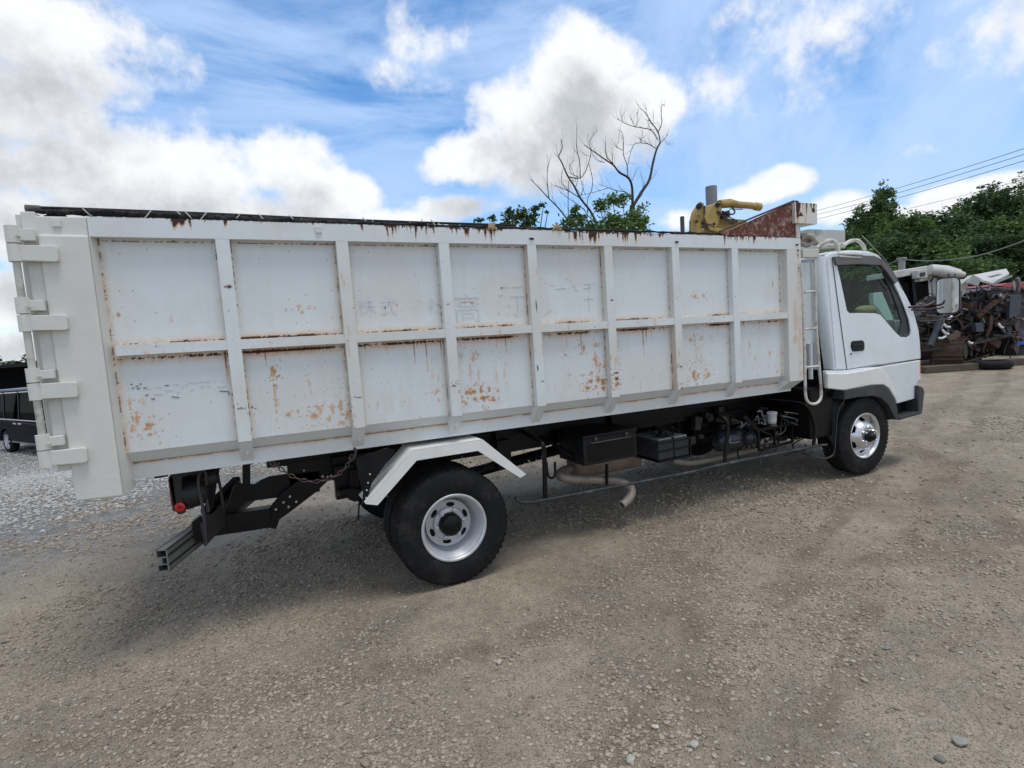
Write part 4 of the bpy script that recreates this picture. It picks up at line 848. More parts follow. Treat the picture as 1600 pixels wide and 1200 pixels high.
def wheel(cx, ys, front=False, sgn=1, full=True):
    w = MB()
    o = bpy.data.objects.new('wheel', None); COL.objects.link(o); o.location = (cx, ys, .41); o.parent = truck; o.matrix_parent_inverse = Matrix.Translation(truck.location).inverted()
    W_ = .225 if front else .195
    tyre(cx, ys, W_, o, sgn=sgn)
    f = lambda a: ys + sgn * a
    c = (cx, 0, .41)
    if not front:
        rim = lathe_obj('rim', [(f(.018), .236), (f(.004), .240), (f(.0), .234), (f(.004), .222), (f(.012), .217), (f(.030), .214), (f(.036), .206), (f(.075), .203), (f(.080), .196), (f(.120), .192), (f(.150), .184), (f(.160), .160)], c, M['silver'], o)
        if full:
            hole_disc('rim_disc', M['silver'], c, 0, .168, f(.135) if sgn > 0 else f(.143), 6, .134, o, ell=(.033, .017))
            m = MB(); m.lathe([(f(.137), .112), (f(.122), .118), (f(.118), .108), (f(.118), .0)], c, 48); m.build('hub_face', M['silver'], o)
            m = MB(); m.lathe([(f(.118), .082), (f(.085), .081), (f(.060), .074), (f(.050), .060), (f(.046), .0)], c, 32); m.build('hub', M['black'], o)
            m = MB()
            for k in range(6):
                t = 2 * math.pi * k / 6 + .1; q = Vector((cx + .099 * math.cos(t), 0, .41 + .099 * math.sin(t)))
                m.lathe([(f(.118), .019), (f(.112), .019), (f(.112), .014), (f(.088), .014), (f(.086), .008), (f(.078), .007), (f(.078), .0)], q, 6 if False else 8, smooth=False)
            m.each('wheel_nut', M['brightmetal'], o)
            m = MB(); m.lathe([(f(.150), .16), (f(.152), .0)], c, 32); m.build('brake_drum', M['black'], o)
    else:
        rim = lathe_obj('rim', [(f(.020), .236), (f(.004), .240), (f(.0), .234), (f(.006), .224), (f(.016), .216), (f(.050), .212), (f(.062), .206), (f(.075), .200)], c, M['chrome'], o)
        m = MB(); N_ = 96; prof = [(f(.072), .204), (f(.066), .198), (f(.040), .170), (f(.018), .150), (f(-.010), .132), (f(-.022), .118), (f(-.024), .100), (f(-.022), .0)]
        # chromed dish with six oval hand holes cut between r .152 and .190
        vs = []; fs = []
        rad = [.204, .198, .190, .182, .172, .162, .152, .145, .132, .118, .100, .05, .0]
        pr = sorted([(r, a) for a, r in prof]); ra = [p[0] for p in pr]; aa = [p[1] for p in pr]
        for r in rad:
            for k in range(N_):
                t = 2 * math.pi * k / N_; vs.append((cx + r * math.cos(t), float(np.interp(r, ra, aa)), .41 + r * math.sin(t)))
        for i in range(len(rad) - 1):
            for k in range(N_):
                rm = (rad[i] + rad[i + 1]) / 2; ph = ((k + .5) % 16) - 8; 
                if (ph / 3.6) ** 2 + ((rm - .171) / .0195) ** 2 < 1: continue
                fs.append((i * N_ + k, i * N_ + (k + 1) % N_, (i + 1) * N_ + (k + 1) % N_, (i + 1) * N_ + k))
        m.add(vs, fs, True); m.build('wheel_trim', M['chrome'], o)
        m = MB(); m.lathe([(f(.075), .20), (f(.085), .0)], c, 32); m.build('brake_drum', M['black'], o)
        m = MB(); m.lathe([(f(-.022), .062), (f(-.052), .060), (f(-.056), .050), (f(-.056), .036), (f(-.085), .034), (f(-.096), .024), (f(-.098), .0)], c, 28); m.build('hub', M['black'], o)
        m = MB()
        for k in range(6):
            t = 2 * math.pi * k / 6 + .5; q = Vector((cx + .092 * math.cos(t), 0, .41 + .092 * math.sin(t)))
            m.lathe([(f(-.020), .018), (f(-.028), .016), (f(-.034), .0125), (f(-.058), .0115), (f(-.064), .006), (f(-.065), .0)], q, 10, smooth=False)
        m.each('wheel_nut', M['chrome'], o)
    return o
wheel(2.303, .03); wheel(2.303, .255); wheel(2.303, 2.17, sgn=-1); wheel(2.303, 1.945, sgn=-1, full=False)
wheel(6.837, .064, front=True); wheel(6.837, 2.12, front=True, sgn=-1)

# white angular mudguard over the rear wheel
MG = [(1.745, .672), (2.045, .975), (2.535, .972), (2.86, .665)]
outer_pts = [(1.712, .705), (2.047, 1.003), (2.548, 1.003), (2.865, .700)]
inner_pts = [(1.785, .683), (2.066, .932), (2.505, .930), (2.815, .683)]
g = MB(); g.prism(outer_pts[:2] + inner_pts[:2][::-1], .0, .012); g.prism([outer_pts[1], outer_pts[2], inner_pts[2], inner_pts[1]], .0, .012); g.prism([outer_pts[2], outer_pts[3], inner_pts[3], inner_pts[2]], .0, .012)
for i in range(3):
    a, b_ = outer_pts[i], outer_pts[i + 1]
    dpt = .26 if i == 0 else .54
    g.add([(a[0], .004, a[1]), (b_[0], .004, b_[1]), (b_[0], dpt, b_[1]), (a[0], dpt, a[1])], [(0, 1, 2, 3)])
for i in range(3): pass
mg = g.build('mudguard', M['fender'], truck)
md = mg.modifiers.new('solid', 'SOLIDIFY'); md.thickness = .004
for q in (1.95, 2.70):
    b = MB(); b.beam((q, .5, .93), (q, .70, .93), .04, .04); b.build('mudguard_stay', M['black'], mg)

fp = MB(); fp.prism(xz([(556,716),(606,700),(618,704),(581,755),(572,786),(566,789),(568,770),(560,745)], .07), .07, .085); fpo = fp.build('flap_bracket', M['black'], truck)
bt = MB()
for a in [(578,741),(575,754.5),(573,766),(572,778)]: bt.sphere(P(*a, .066), .006, 8, 6)
bt.each('bolt_head', M['rope'], fpo)
# side guard bar
bar = [P(805, 777, .07), P(812, 784, .07), P(830, 785, .07), P(862, 779.5, .07), P(920, 768.5, .07), P(980, 757, .07), P(1080, 737.5, .07), P(1132, 725, .07), P(1200, 711.5, .07), P(1272, 697.5, .07), P(1291, 695, .09)]
gb = MB(); gb.tube(bar, .0135, 10, sub=4); guard = gb.build('side_guard', simple('worn_black_tube', (.025, .028, .033), .45, metal=.2, var=.3, scale=10, dirt=(.20, .21, .22), dirtamt=.5), truck)
up = MB(); up.tube([P(852, 778, .08), P(851, 735, .08), P(850, 705, .08), P(846, 692, .10), P(830, 682, .35), P(812, 672, .65)], .018, 10, sub=4)
up.build('guard_stay', M['black'], guard)
up = MB(); up.tube([P(1132, 724, .08), P(1135, 690, .08), P(1137, 668, .08), P(1133, 655, .10), P(1124, 649, .2), P(1150, 643, .45), P(1172, 639, .66)], .018, 10, sub=4); up.build('guard_stay', M['black'], guard)
up = MB(); up.tube([P(1271, 697, .09), P(1273, 672, .09), P(1268, 648, .10), P(1258, 633, .14), P(1235, 628, .35), P(1190, 624, .66)], .017, 10, sub=4); up.build('guard_stay', M['black'], guard)
cb = MB(); cb.tube([P(854, 722, .3), P(856, 742, .3), P(862, 747, .3), P(867, 742, .3), P(867, 722, .3)], .010, 8, sub=4); cb.build('cable_loop', M['black'], chs)

# tool box
tbx = MB(); tbx.box(3.455, 3.978, .15, .55, .632, .868); tool = tbx.build('tool_box', simple('tool_box_black', (.009, .0095, .011), .38, var=.2, scale=5, spec=.3, dirt=(.022, .02, .018), dirtamt=.5), truck, bevel=.008)
l = MB(); l.box(3.448, 3.985, .142, .56, .845, .873); l.build('lid', M['black'], tool, bevel=.006)
l = MB(); l.tube([(3.52, .144, .815), (3.53, .128, .812), (3.90, .128, .812), (3.91, .144, .815)], .006, 8); 
l.build('handle', M['flap'], tool)
for xx in (3.57, 3.87):
    k = MB(); k.box(xx - .014, xx + .014, .132, .150, .825, .852); k.build('latch', M['flap'], tool, bevel=.003)
l = MB(); l.box(3.49, 3.95, .146, .15, .66, .80); l.build('door_panel', M['black'], tool, bevel=.002)
st = MB(); st.tube([(3.50, .3, .63), (3.35, .5, .80), (3.30, .66, .82)], .02, 8); st.box(3.9, 4.0, .5, .66, .72, .80); st.each('tool_box_bracket', M['black'], tool)
w_ = MB(); w_.sphere(P(885, 700, .45), .018, 8, 6); w_.build('marker_knob', M['white'], tool)

# battery box
bb = MB(); bb.box(4.21, 4.375, .16, .52, .555, .715); bb.box(4.385, 4.545, .16, .52, .555, .715); bat = bb.build('battery', simple('battery_case', (.02, .022, .028), .5, var=.15, scale=8, dirt=(.10, .10, .10), dirtamt=.4), truck, bevel=.006)
bb = MB(); bb.box(4.195, 4.56, .145, .158, .625, .640); bb.box(4.195, 4.56, .145, .158, .700, .712); bb.box(4.20, 4.555, .15, .54, .535, .552); bb.box(4.55, 4.565, .15, .54, .535, .66); bb.build('battery_tray', M['black'], bat, bevel=.002)
bb = MB(); bb.box(4.22, 4.365, .17, .51, .718, .735); bb.box(4.395, 4.535, .17, .51, .718, .735); bb.build('battery_top', M['alu'], bat, bevel=.004)
bb = MB()
for k in range(9): 
    a = Vector((random.uniform(4.25, 4.5), random.uniform(.2, .4), .74)); bb.tube([a, a + Vector((random.uniform(-.08, .08), random.uniform(-.05, .1), random.uniform(.02, .07))), a + Vector((random.uniform(-.1, .1), random.uniform(0, .2), 0))], .008, 6, sub=3)
bb.build('battery_cable', M['black'], bat)

# exhaust: silencer, looped tail pipe, long front pipe
ex = MB(); ex.tube([(3.60, .60, .52), (3.62, .60, .52), (4.28, .60, .52), (4.30, .60, .52)], [.07, .115, .115, .07], 28); sil = ex.build('silencer', M['exhaust'], truck)
ex = MB(); ex.tube([P(920, 733, .62), P(893, 732, .60), P(877, 737, .50), P(876, 745, .40), P(900, 749, .36), P(940, 750, .36), P(966, 752, .35), P(984, 760, .33), P(987, 770, .30), P(982, 780, .27), P(971, 790, .24)], .036, 16, caps=False, sub=4); tail = ex.build('tail_pipe', simple('tail_pipe_steel', (.30, .255, .21), .55, metal=.3, var=.2, scale=7, dirt=(.17, .09, .05), dirtamt=.5), sil)
md = tail.modifiers.new('solid', 'SOLIDIFY'); md.thickness = .003
ex = MB(); ex.beam(P(948, 725, .33), P(948, 757, .31), .03, .012); ex.sphere(P(948, 757, .305), .010, 8, 6); ex.build('pipe_hanger', M['black'], sil)
ex = MB(); ex.tube([P(1050, 720, .66), P(1068, 723, .66), P(1090, 722, .66), P(1150, 709, .66), P(1215, 694, .66)], .030, 14, sub=4); ex.build('front_pipe', simple('front_pipe_steel', (.28, .24, .19), .6, metal=.2, var=.2, scale=6), sil)

# running gear between battery and cab: air tank, gearbox, hoses, reservoir
ge = MB(); ge.tube([P(1118, 690, .5), P(1122, 690, .5), P(1168, 681, .5), P(1172, 681, .5)], [.05, .10, .10, .05], 20); ge.sphere(P(1170, 684, .40), .075, 14, 10); ge.build('air_tank', simple('satin_black_tank', (.02, .024, .032), .22, var=.2, scale=6), truck)
ge = MB(); ge.box(4.75, 5.05, .85, 1.4, .50, .80); ge.box(5.0, 5.9, .80, 1.45, .42, .95); ge.sphere((5.4, 1.0, .55), .28, 14, 10); ge.tube([(5.1, .8, .62), (5.9, .8, .70)], .11, 12); ge.box(5.9, 7.3, .75, 1.45, .38, 1.02); ge.build('gearbox', M['black'], truck, bevel=.02)
fr = MB()
A_ = [P(1184, 672, .3), P(1238, 663, .3), P(1238, 690, .3), P(1186, 704, .3)]
for i in range(4): fr.beam(A_[i], A_[(i + 1) % 4], .02, .025)
fr.beam(P(1162, 650, .35), A_[0], .02, .04); fr.beam(P(1218, 648, .35), P(1234, 662, .3), .02, .035); fr.beam(P(1210, 668, .3), P(1210, 697, .3), .02, .02)
fr.build('pump_frame', M['black'], truck, bevel=.003)
rs_ = MB(); c = P(1206, 652, .33); rs_.lathe([(-.062, .0), (-.062, .040), (-.03, .044), (.035, .047), (.040, .052), (.050, .052), (.055, .045), (.056, .0)], c, 20, 'z'); rs_.build('fluid_reservoir', M['white'], truck)
rs_ = MB(); c = P(1208, 663, .33); rs_.tube([c, c - Vector((0, 0, .035))], .035, 12); rs_.build('reservoir_base', M['alu'], truck)
rn = random.Random(5); ho = MB(); ho2 = MB()
for k in range(46):
    a = P(rn.uniform(1150, 1262), rn.uniform(645, 700), rn.uniform(.30, .65)); pts = [a]
    for j in range(3): pts.append(pts[-1] + Vector((rn.uniform(-.12, .12), rn.uniform(-.03, .10), rn.uniform(-.09, .07))))
    (ho2 if k % 5 == 0 else ho).tube(pts, rn.uniform(.004, .013), 6, sub=4)
for a, b_, c in [((1226,644),(1249,648),(1244,660)), ((1222,650),(1246,656),(1252,668)), ((1236,660),(1254,668),(1250,674)), ((1141,684),(1141,692),(1156,690)), ((1180,655),(1184,650),(1186,662)), ((1188,660),(1196,663),(1193,654))]:
    ho2.tube([P(*a, .30), P(*b_, .28), P(*c, .30)], .006, 6, sub=5)
ho.each('hose', M['oily'], truck); ho2.each('metal_pipe', M['steel'], truck)
for k, (a, b_) in enumerate([((1090, 650), .7), ((1070, 662), .7)]): pass
lk = MB()
for k in range(26):
    a = P(rn.uniform(1070, 1240), rn.uniform(640, 690), .6); lk.box(-rn.uniform(.02, .06), rn.uniform(.02, .06), -.03, .03, -rn.uniform(.015, .05), rn.uniform(.015, .05), Matrix.Translation(a) @ Matrix.Rotation(rn.uniform(-.4, .4), 4, 'Y'))
lk.each('valve_block', M['oily'], truck, bevel=.004)

# rear end: tail lamp cluster, flap plates, underride beam, coupling frame
RB = MB()
for (z0, z1) in ((.522, .528), (.562, .567), (.602, .607), (.645, .651)): RB.box(.535, .598, .05, 1.48, z0, z1)
RB.box(.590, .598, .05, 1.48, .522, .651); RG = MB(); RG.box(.5985, .6005, .052, 1.45, .555, .562); RG.box(.5985, .6005, .052, 1.45, .612, .620); RB.box(.535, .541, .05, 1.48, .607, .651); RB.box(.535, .541, .05, 1.48, .522, .563); RB.box(.560, .565, .05, 1.48, .565, .604)
_pv = Vector((.565, .03, 0)); _rm = Matrix.Translation(_pv) @ Matrix.Rotation(R(-19.5), 4, 'Z') @ Matrix.Translation(-_pv)
RB.v = [tuple(_rm @ Vector(v)) for v in RB.v]
ub = RB.build('underride_beam', M['alu'], truck)
RG.v = [tuple(_rm @ Vector(v)) for v in RG.v]; RG.each('beam_groove', M['black'], ub)
def uplate(pts, y, th, name, par, mat='black'): m = MB(); m.prism(xz(pts, y), y, y + th); return m.build(name, M[mat], par, bevel=.004)
uplate([(441,770),(421,793),(417,800),(420,825),(431,827),(437,812),(455,799),(494,769),(512,752),(470,748)], .62, .02, 'diagonal_plate', ub)
uplate([(318,848),(335,838),(421,825),(423,793),(417,795),(352,805),(330,806)], .60, .10, 'swing_arm', ub)
m = MB(); a = P(302, 822, .36); m.prism(xz([(300,815),(312,806),(318,812),(318,848),(308,842),(302,846)], .36), .34, .40); m.build('beam_clamp', M['black'], ub, bevel=.004)
uplate([(366,758),(372,752),(379,757),(393,757),(398,757),(407,751),(421,745),(500,735),(500,768),(441,777),(384,784),(366,800),(352,812),(345,812),(356,790),(360,775)], .66, .03, 'frame_end', chs)
m = MB(); m.beam(P(345, 800, .75), P(384, 762, 1.15), .06, .08); m.build('cross_tube', M['alu'], chs); m = MB(); m.beam(P(322, 808, .68), P(372, 756, 1.10), .05, .12); m.build('cross_member', M['black'], chs)
m = MB(); m.beam(P(385, 722, .68), P(385, 760, .68), .035, .05); m.build('frame_post', M['black'], chs)
bt = MB()
for a in [(431,796),(443,785),(453,776),(451,792),(463,784),(512,745),(504,744),(518,743)]: bt.sphere(P(*a, .615), .009, 8, 6)
bt.each('bolt_head', M['rope'], ub)
# lamp cluster (near side) and its twin on the far side
def cluster(y0, sgn):
    c = MB(); x0, z1 = .62, 1.02
    c.prism([(.615, .990), (.665, 1.035), (.80, 1.05), (.80, 1.01), (.685, .99), (.672, .84), (.690, .80), (.680, .765), (.645, .762), (.625, .79)], y0, y0 + sgn * .02)
    c.box(.615, .64, min(y0, y0 + sgn * .36), max(y0, y0 + sgn * .36), .79, 1.0); c.box(.615, .80, min(y0, y0 + sgn * .36), max(y0, y0 + sgn * .36), 1.02, 1.045)
    o = c.build('lamp_bracket', M['lamp'], truck, bevel=.003)
    d = MB(); d.tube([(.70, y0 + sgn * .03, .86), (.70, y0 + sgn * .34, .88)], .085, 18); d.tube([(.66, y0 + sgn * .06, .90), (.86, y0 + sgn * .10, .95)], .05, 12); d.sphere((.74, y0 + sgn * .04, .87), .085, 14, 10, (1.1, .8, 1)); d.build('lamp_housing', M['lamp'], o)
    if sgn > 0:
        r = MB(); r.lathe([(y0 - .004, .0), (y0 - .006, .026), (y0 - .002, .029), (y0 + .004, .029)], (.655, 0, .808), 24); ro = r.build('reflector', M['red'], o)
        s_ = MB(); 
        for k in range(4): t = k * math.pi / 4; s_.beam((.655 - .022 * math.cos(t), y0 - .008, .808 - .022 * math.sin(t)), (.655 + .022 * math.cos(t), y0 - .008, .808 + .022 * math.sin(t)), .0015, .0015)
        s_.build('reflector_ribs', M['maroon'], o)
        l2 = MB(); l2.box(.608, .615, y0 + .03, y0 + .33, .82, .98); l2.build('tail_lens', M['red'], o)
cluster(.34, 1); cluster(1.86, -1)
# hanging flap plate with two straps
fl = MB(); fl.add([P(316, 817, .30), P(322, 853, .30), P(354, 818, .62), P(350, 790, .62)], [(0, 1, 2, 3)]); flo = fl.build('flap_plate', M['flap'], truck, fixn=False); md = flo.modifiers.new('s', 'SOLIDIFY'); md.thickness = .012
fl = MB(); fl.tube([P(322, 850, .29), P(318, 800, .30), P(310, 758, .32), P(312, 740, .34), P(318, 735, .36), P(322, 744, .36), P(322, 770, .36), P(326, 800, .35)], .010, 6, sub=4); fl.tube([P(350, 812, .62), P(347, 775, .60), P(340, 740, .58), P(345, 726, .58)], .010, 6, sub=3)
fl.build('flap_strap', M['flap'], flo)
fl = MB(); fl.prism(xz([(318,722),(344,718),(338,760),(334,792),(324,802),(318,780),(313,740)], .45), .45, .50); fl.build('flap_hanger', M['black'], truck, bevel=.004)
# chain
cp = [P(423, 722, .14), P(436, 731, .13), P(452, 742, .12), P(470, 750, .12), P(490, 753, .12), P(510, 750, .12), P(528, 742, .12), P(541, 730, .12), P(549, 717, .12), P(551, 704, .12)]
cm = MB(); seg = []
for i in range(len(cp) - 1):
    for k in range(4): seg.append(cp[i].lerp(cp[i + 1], k / 4))
L = [seg[0]]
for q in seg:
    if (q - L[-1]).length > .0265: L.append(q)
for i in range(len(L) - 1):
    a, b_ = L[i], L[i + 1]; d = (b_ - a).normalized(); n_ = Vector((0, 1, 0)) if i % 2 else d.cross(Vector((0, 1, 0))).normalized(); c = (a + b_) / 2
    cm.tube([c + d * (.019 * math.cos(t)) + n_ * (.0105 * math.sin(t)) for t in np.linspace(0, 2 * math.pi, 11)], .0042, 6, caps=False)
cho = cm.build('chain', M['chain'], truck)
hk = MB(); hk.tube([P(553, 700, .12), P(556, 704, .11), P(554, 714, .11), P(549, 720, .11), P(546, 714, .11)], .008, 8, sub=4); hk.build('hook', M['chain'], cho)
hk = MB(); hk.tube([P(420, 720, .15), P(424, 728, .15), P(432, 729, .14), P(436, 723, .15)], .006, 8, sub=4); hk.build('hook', M['chain'], cho)
up = MB(); up.tube([P(566, 745, .5), P(566, 765, .5), P(561, 790, .5), P(560, 812, .5)], .006, 6, sub=3); up.build('loose_cable', M['black'], chs)
ub2 = MB(); ub2.prism(xz([(530,768),(545,763),(563,765),(566,775),(556,785),(545,781),(541,775),(533,781),(530,776)], .45), .45, .60); ub2.prism(xz([(546,735),(562,733),(563,768),(546,768)], .50), .50, .58); ub2.build('spring_hanger', M['black'], truck, bevel=.008)
ht = MB(); 
for x0, x1, z0, z1 in [(1.6, 1.95, .74, .92), (2.9, 3.4, .74, .98), (4.05, 4.9, .80, 1.02), (4.9, 6.1, .86, 1.0)]: ht.box(x0, x1, .60, .66, z0, z1)
ht.each('hoist_plate', M['black'], chs, bevel=.004)

# ladder behind the cab
ld = MB(); lp = [(1251,411),(1254,470),(1256,517),(1257.4,560),(1258,600),(1259.5,622),(1266,630.5),(1276,630),(1282,623),(1283,610),(1281,585),(1279,560),(1275,503),(1274,450),(1273,406)]
ld.tube([P(a, b_, .0) for a, b_ in lp], .0135, 12, sub=4)
ldo = ld.build('ladder', M['ladder'], truck)
for a, b_ in [((1254, 457), (1273, 455)), ((1256.5, 514.5), (1275.5, 513)), ((1257.8, 574), (1280, 572))]:
    r = MB(); r.tube([P(*a, .0), P(*b_, .0)], .011, 10); r.build('rung', M['ladder'], ldo)
r = MB(); p = P(1262, 398, .02); r.box(p.x - .10, p.x + .12, -.01, .05, p.z - .03, p.z + .05); r.build('ladder_bracket', M['oldwhite'], ldo, bevel=.006)

# ------------------------------------------------------------------ cab
CY = .085; LEAN = .055; Z0 = 1.1
def cxz(pts): return [ (lambda p: (p.x, p.z))(P(a, b_, CY + LEAN * ((600 - b_) / 180))) for a, b_ in pts]
body_o = [(1273,404),(1283,398),(1300,394),(1330,391.5),(1358,392.5),(1373,398),(1386,411),(1394,425),(1406,443),(1417,463),(1426,482),(1431,500),(1435,516),(1437,535),(1438,561),(1375,571),(1320,578),(1288,578),(1283,520)]
win_o = [(1308,415),(1340,412.5),(1370,413),(1379,419),(1390,436),(1401,457),(1410,478),(1417,498),(1420,516),(1419,523),(1414,526),(1404,525.5),(1396,518),(1385,505),(1373,491),(1365,488.5),(1345,488),(1327,488.5),(1323,484),(1319,466),(1313,437)]
BO = cxz(body_o); WO = cxz(win_o)
BO2 = cxz([(1290,399.5)] + body_o[2:16] + [(1322,578),(1303,578),(1298,520)])
cabr = plate('cab_body', M['cab'], BO2, [WO], CY, CY + .045, truck, bevel=.016, seg=3, lean=LEAN, z0=Z0)
FY = 2.115
plate('far_side_panel', M['cab'], BO, [WO], FY - .045, FY, cabr, lean=-LEAN, z0=Z0)
cs = MB(); cv = []; nz_ = 12; nt_ = 9
for i in range(nz_ + 1):
    v_ = 399.5 + (577.5 - 399.5) * i / nz_; xa = P(1273 + (1288 - 1273) * ((v_ - 404) / 174), v_, CY + .1); zc_ = P(1290 + 13 * i / nz_, v_, CY + LEAN * ((600 - v_) / 180)); yl_ = CY + LEAN * (zc_.z - Z0)
    for k in range(nt_ + 1):
        t = k / nt_ * math.pi / 2; cv.append((zc_.x + .006 - (zc_.x - xa.x) * math.sin(t), yl_ + .001 + .105 * (1 - math.cos(t)), zc_.z))
cs.add(cv, [(i * (nt_ + 1) + k, i * (nt_ + 1) + k + 1, (i + 1) * (nt_ + 1) + k + 1, (i + 1) * (nt_ + 1) + k) for i in range(nz_) for k in range(nt_)], True)
cso = cs.build('corner_panel', M['cab'], cabr)
def skin(i0, i1, mat, name, off=.003, inset=.02, thick=.02, parent=None):
    m = MB(); pts = [BO[i] for i in range(i0, i1 + 1)]
    cxm = sum(p[0] for p in BO) / len(BO); czm = sum(p[1] for p in BO) / len(BO)
    vs = []; n = len(pts)
    for p in pts:
        y0 = CY + LEAN * (p[1] - Z0) + inset; y1 = FY - LEAN * (p[1] - Z0) - inset
        dx, dz = cxm - p[0], czm - p[1]; L_ = math.hypot(dx, dz); x = p[0] + dx / L_ * off; z = p[1] + dz / L_ * off
        for t in (0, .06, .25, .5, .75, .94, 1): vs.append((x, y0 + (y1 - y0) * t, z))
    fs = [(i * 7 + k, i * 7 + k + 1, (i + 1) * 7 + k + 1, (i + 1) * 7 + k) for i in range(n - 1) for k in range(6)]
    m.add(vs, fs, True); o = m.build(name, mat, parent or cabr, fixn=False); md = o.modifiers.new('s', 'SOLIDIFY'); md.thickness = thick if mat is not M['glass'] else .004; md.offset = 0
    return o
def pane(name, pts, y, parent, lean):
    m = MB(); n = len(pts); m.add([(x, y + lean * (z - Z0), z) for x, z in pts], [tuple(range(n))]); return m.build(name, M['glass'], parent, fixn=False)
skin(0, 5, M['cab'], 'roof'); skin(5, 11, M['glass'], 'windscreen', inset=.07); skin(11, 14, M['cab'], 'front_panel')
rw_ = MB(); q0, q1 = BO[0], BO[17]; rw_.add([(q0[0] + .01, CY + .1, q0[1]), (q0[0] + .01, FY - .1, q0[1]), (q1[0] + .01, FY - .06, q1[1]), (q1[0] + .01, CY + .06, q1[1])], [(0, 1, 2, 3)]); rw_.build('rear_wall', M['cab'], cabr, fixn=False)
bp2 = MB(); a = P(1253, 411, .2); b_ = P(1278, 536, .2); bp2.box(a.x, b_.x - .02, .20, .22, b_.z, a.z); bp2.tube([(a.x + .08, .19, b_.z), (a.x + .08, .19, b_.z - .35)], .022, 10); bp2.build('added_rear_panel', M['white'], cabr, bevel=.004)  # pale plate added behind the ladder, brightens the shaded gap at the cab back
# cab corner panel ridges
cr_ = MB(); 
for l0 in [[(1293,404),(1298,470),(1302,520),(1306,574)]]: cr_.tube([P(a, b_, CY - .001 + LEAN * ((578 - b_) / 180)) for a, b_ in l0], .003, 6)
cr_.build('corner_rib', M['cab'], cabr)
cr_ = MB(); cr_.tube([(P(a, b_, CY).x, CY + .001 + LEAN * (P(a, b_, CY).z - Z0), P(a, b_, CY).z) for a, b_ in [(1281,430),(1290,429),(1295,455),(1287,456),(1281,430)]], .0025, 5); cr_.build('vent_panel', M['cab'], cabr)
# door skin with handle and glass
door_o = [(1300,402),(1330,399),(1360,400),(1376,406),(1388,422),(1400,440),(1411,462),(1421,484),(1428,505),(1432,525),(1433,560.5),(1374,569.5),(1360,570),(1345,573),(1322,577),(1316,530),(1307,460)]
DO = cxz(door_o)
dor = plate('cab_door', M['cab'], DO, [cxz([(a + (1 if a > 1360 else -1), b_ + (1 if b_ > 470 else -1)) for a, b_ in win_o])], CY - .009, CY - .001, truck, bevel=.004, seg=2, lean=LEAN, z0=Z0)
sm_ = MB(); sm_.tube([(x, CY - .0035 + LEAN * (z - Z0), z) for x, z in DO + [DO[0]]], .0035, 6); sm_.build('door_seal', M['plastic'], dor)
WG = cxz(win_o)
pane('window_glass', WG, CY + .014, dor, LEAN)
cxm = sum(p[0] for p in WG) / len(WG); czm = sum(p[1] for p in WG) / len(WG)
fr_in = [(cxm + (x - cxm) * .955, czm + (z - czm) * .955) for x, z in WG]
ws = MB(); ws.tube([(x, CY + .004 + LEAN * (z - Z0), z) for x, z in WG + [WG[0]]], .009, 8); ws.build('window_seal', M['plastic'], dor)
qg = cxz([(1380,425),(1389,437),(1401,459),(1410,480),(1416,500),(1418,522),(1404,524),(1409,505),(1403,480),(1392,452)]); plate('quarter_frame', M['plastic'], qg, [], CY + .004, CY + .018, dor, lean=LEAN, z0=Z0)
vz = cxz([(1299,402),(1330,399.5),(1362,400.5),(1376,407),(1386,420),(1398,440),(1393,444),(1382,427),(1372,415),(1340,413),(1303,415)])
plate('rain_visor', simple('visor_brown', (.10, .085, .09), .3, var=.1), vz, [], CY - .035, CY - .012, dor, lean=LEAN, z0=Z0, bevel=.004)
hp = xz([(1329,533),(1350,531.5),(1350,548),(1330,549.5)], .09); plate('handle', M['black'], rounded(hp, .045, 6), [], CY - .016, CY - .006, dor, lean=LEAN, z0=Z0, bevel=.003)
hh = MB(); p1 = P(1332, 541, .07); p2 = P(1347, 540, .07); hh.box(p1.x, p2.x, .064, .078, p1.z - .016, p1.z + .014); hh.build('handle_grip', M['black'], dor, bevel=.006)
kk = MB(); k = P(1329, 553, CY); kk.tube([(k.x, CY - .012, k.z), (k.x, CY, k.z)], .008, 10); kk.build('key_lock', M['steel'], dor)
pane('far_glass', WG, FY - .018, cabr, -LEAN)
# lower cab: wheel arch ledge, side skirt, flare, step, bumper
low_o = xz([(1291,579),(1320,579),(1345,575),(1375,573),(1438,562.5),(1438,588),(1433,601),(1434,622),(1402,631),(1397,622),(1388,608),(1379,601),(1360,602),(1319,610),(1293,607)], .07)
lc = plate('arch_panel', M['cab'], low_o, [], .07, .115, cabr, bevel=.012)
led = MB(); lo = xz([(1293,583),(1322,583),(1348,579),(1372,573.5),(1380,578),(1390,592),(1398,612),(1402,630),(1398,622),(1389,607),(1380,601),(1360,602),(1319,610),(1293,607)], .04)
plate('arch_ledge', M['fender'], lo, [], .035, .075, cabr, bevel=.014, seg=3)
fl_o = xz([(1319,610),(1350,604),(1370,601),(1380,602),(1390,611),(1397,623),(1401,635),(1404,655.5),(1399,656),(1394,645),(1387,632),(1376,621.5),(1364,618.5),(1340,620.5),(1319,624.5)], .025)
plate('arch_flare', M['plastic'], fl_o, [], .02, .30, cabr, bevel=.006)
bp_ = xz([(1404,631),(1433,622),(1434,602),(1442,606),(1444,612),(1440,645),(1436,649),(1404,656)], .04)
plate('corner_bumper', M['plastic'], xz([(1433.5,602),(1441,605),(1443.5,612),(1440,645),(1434,646),(1433,622)], .04), [], .03, 2.15, cabr, bevel=.012, seg=3)
plate('step_back', M['black'], xz([(1404,632),(1434,623),(1434,646),(1404,655)], .12), [], .16, .24, cabr)
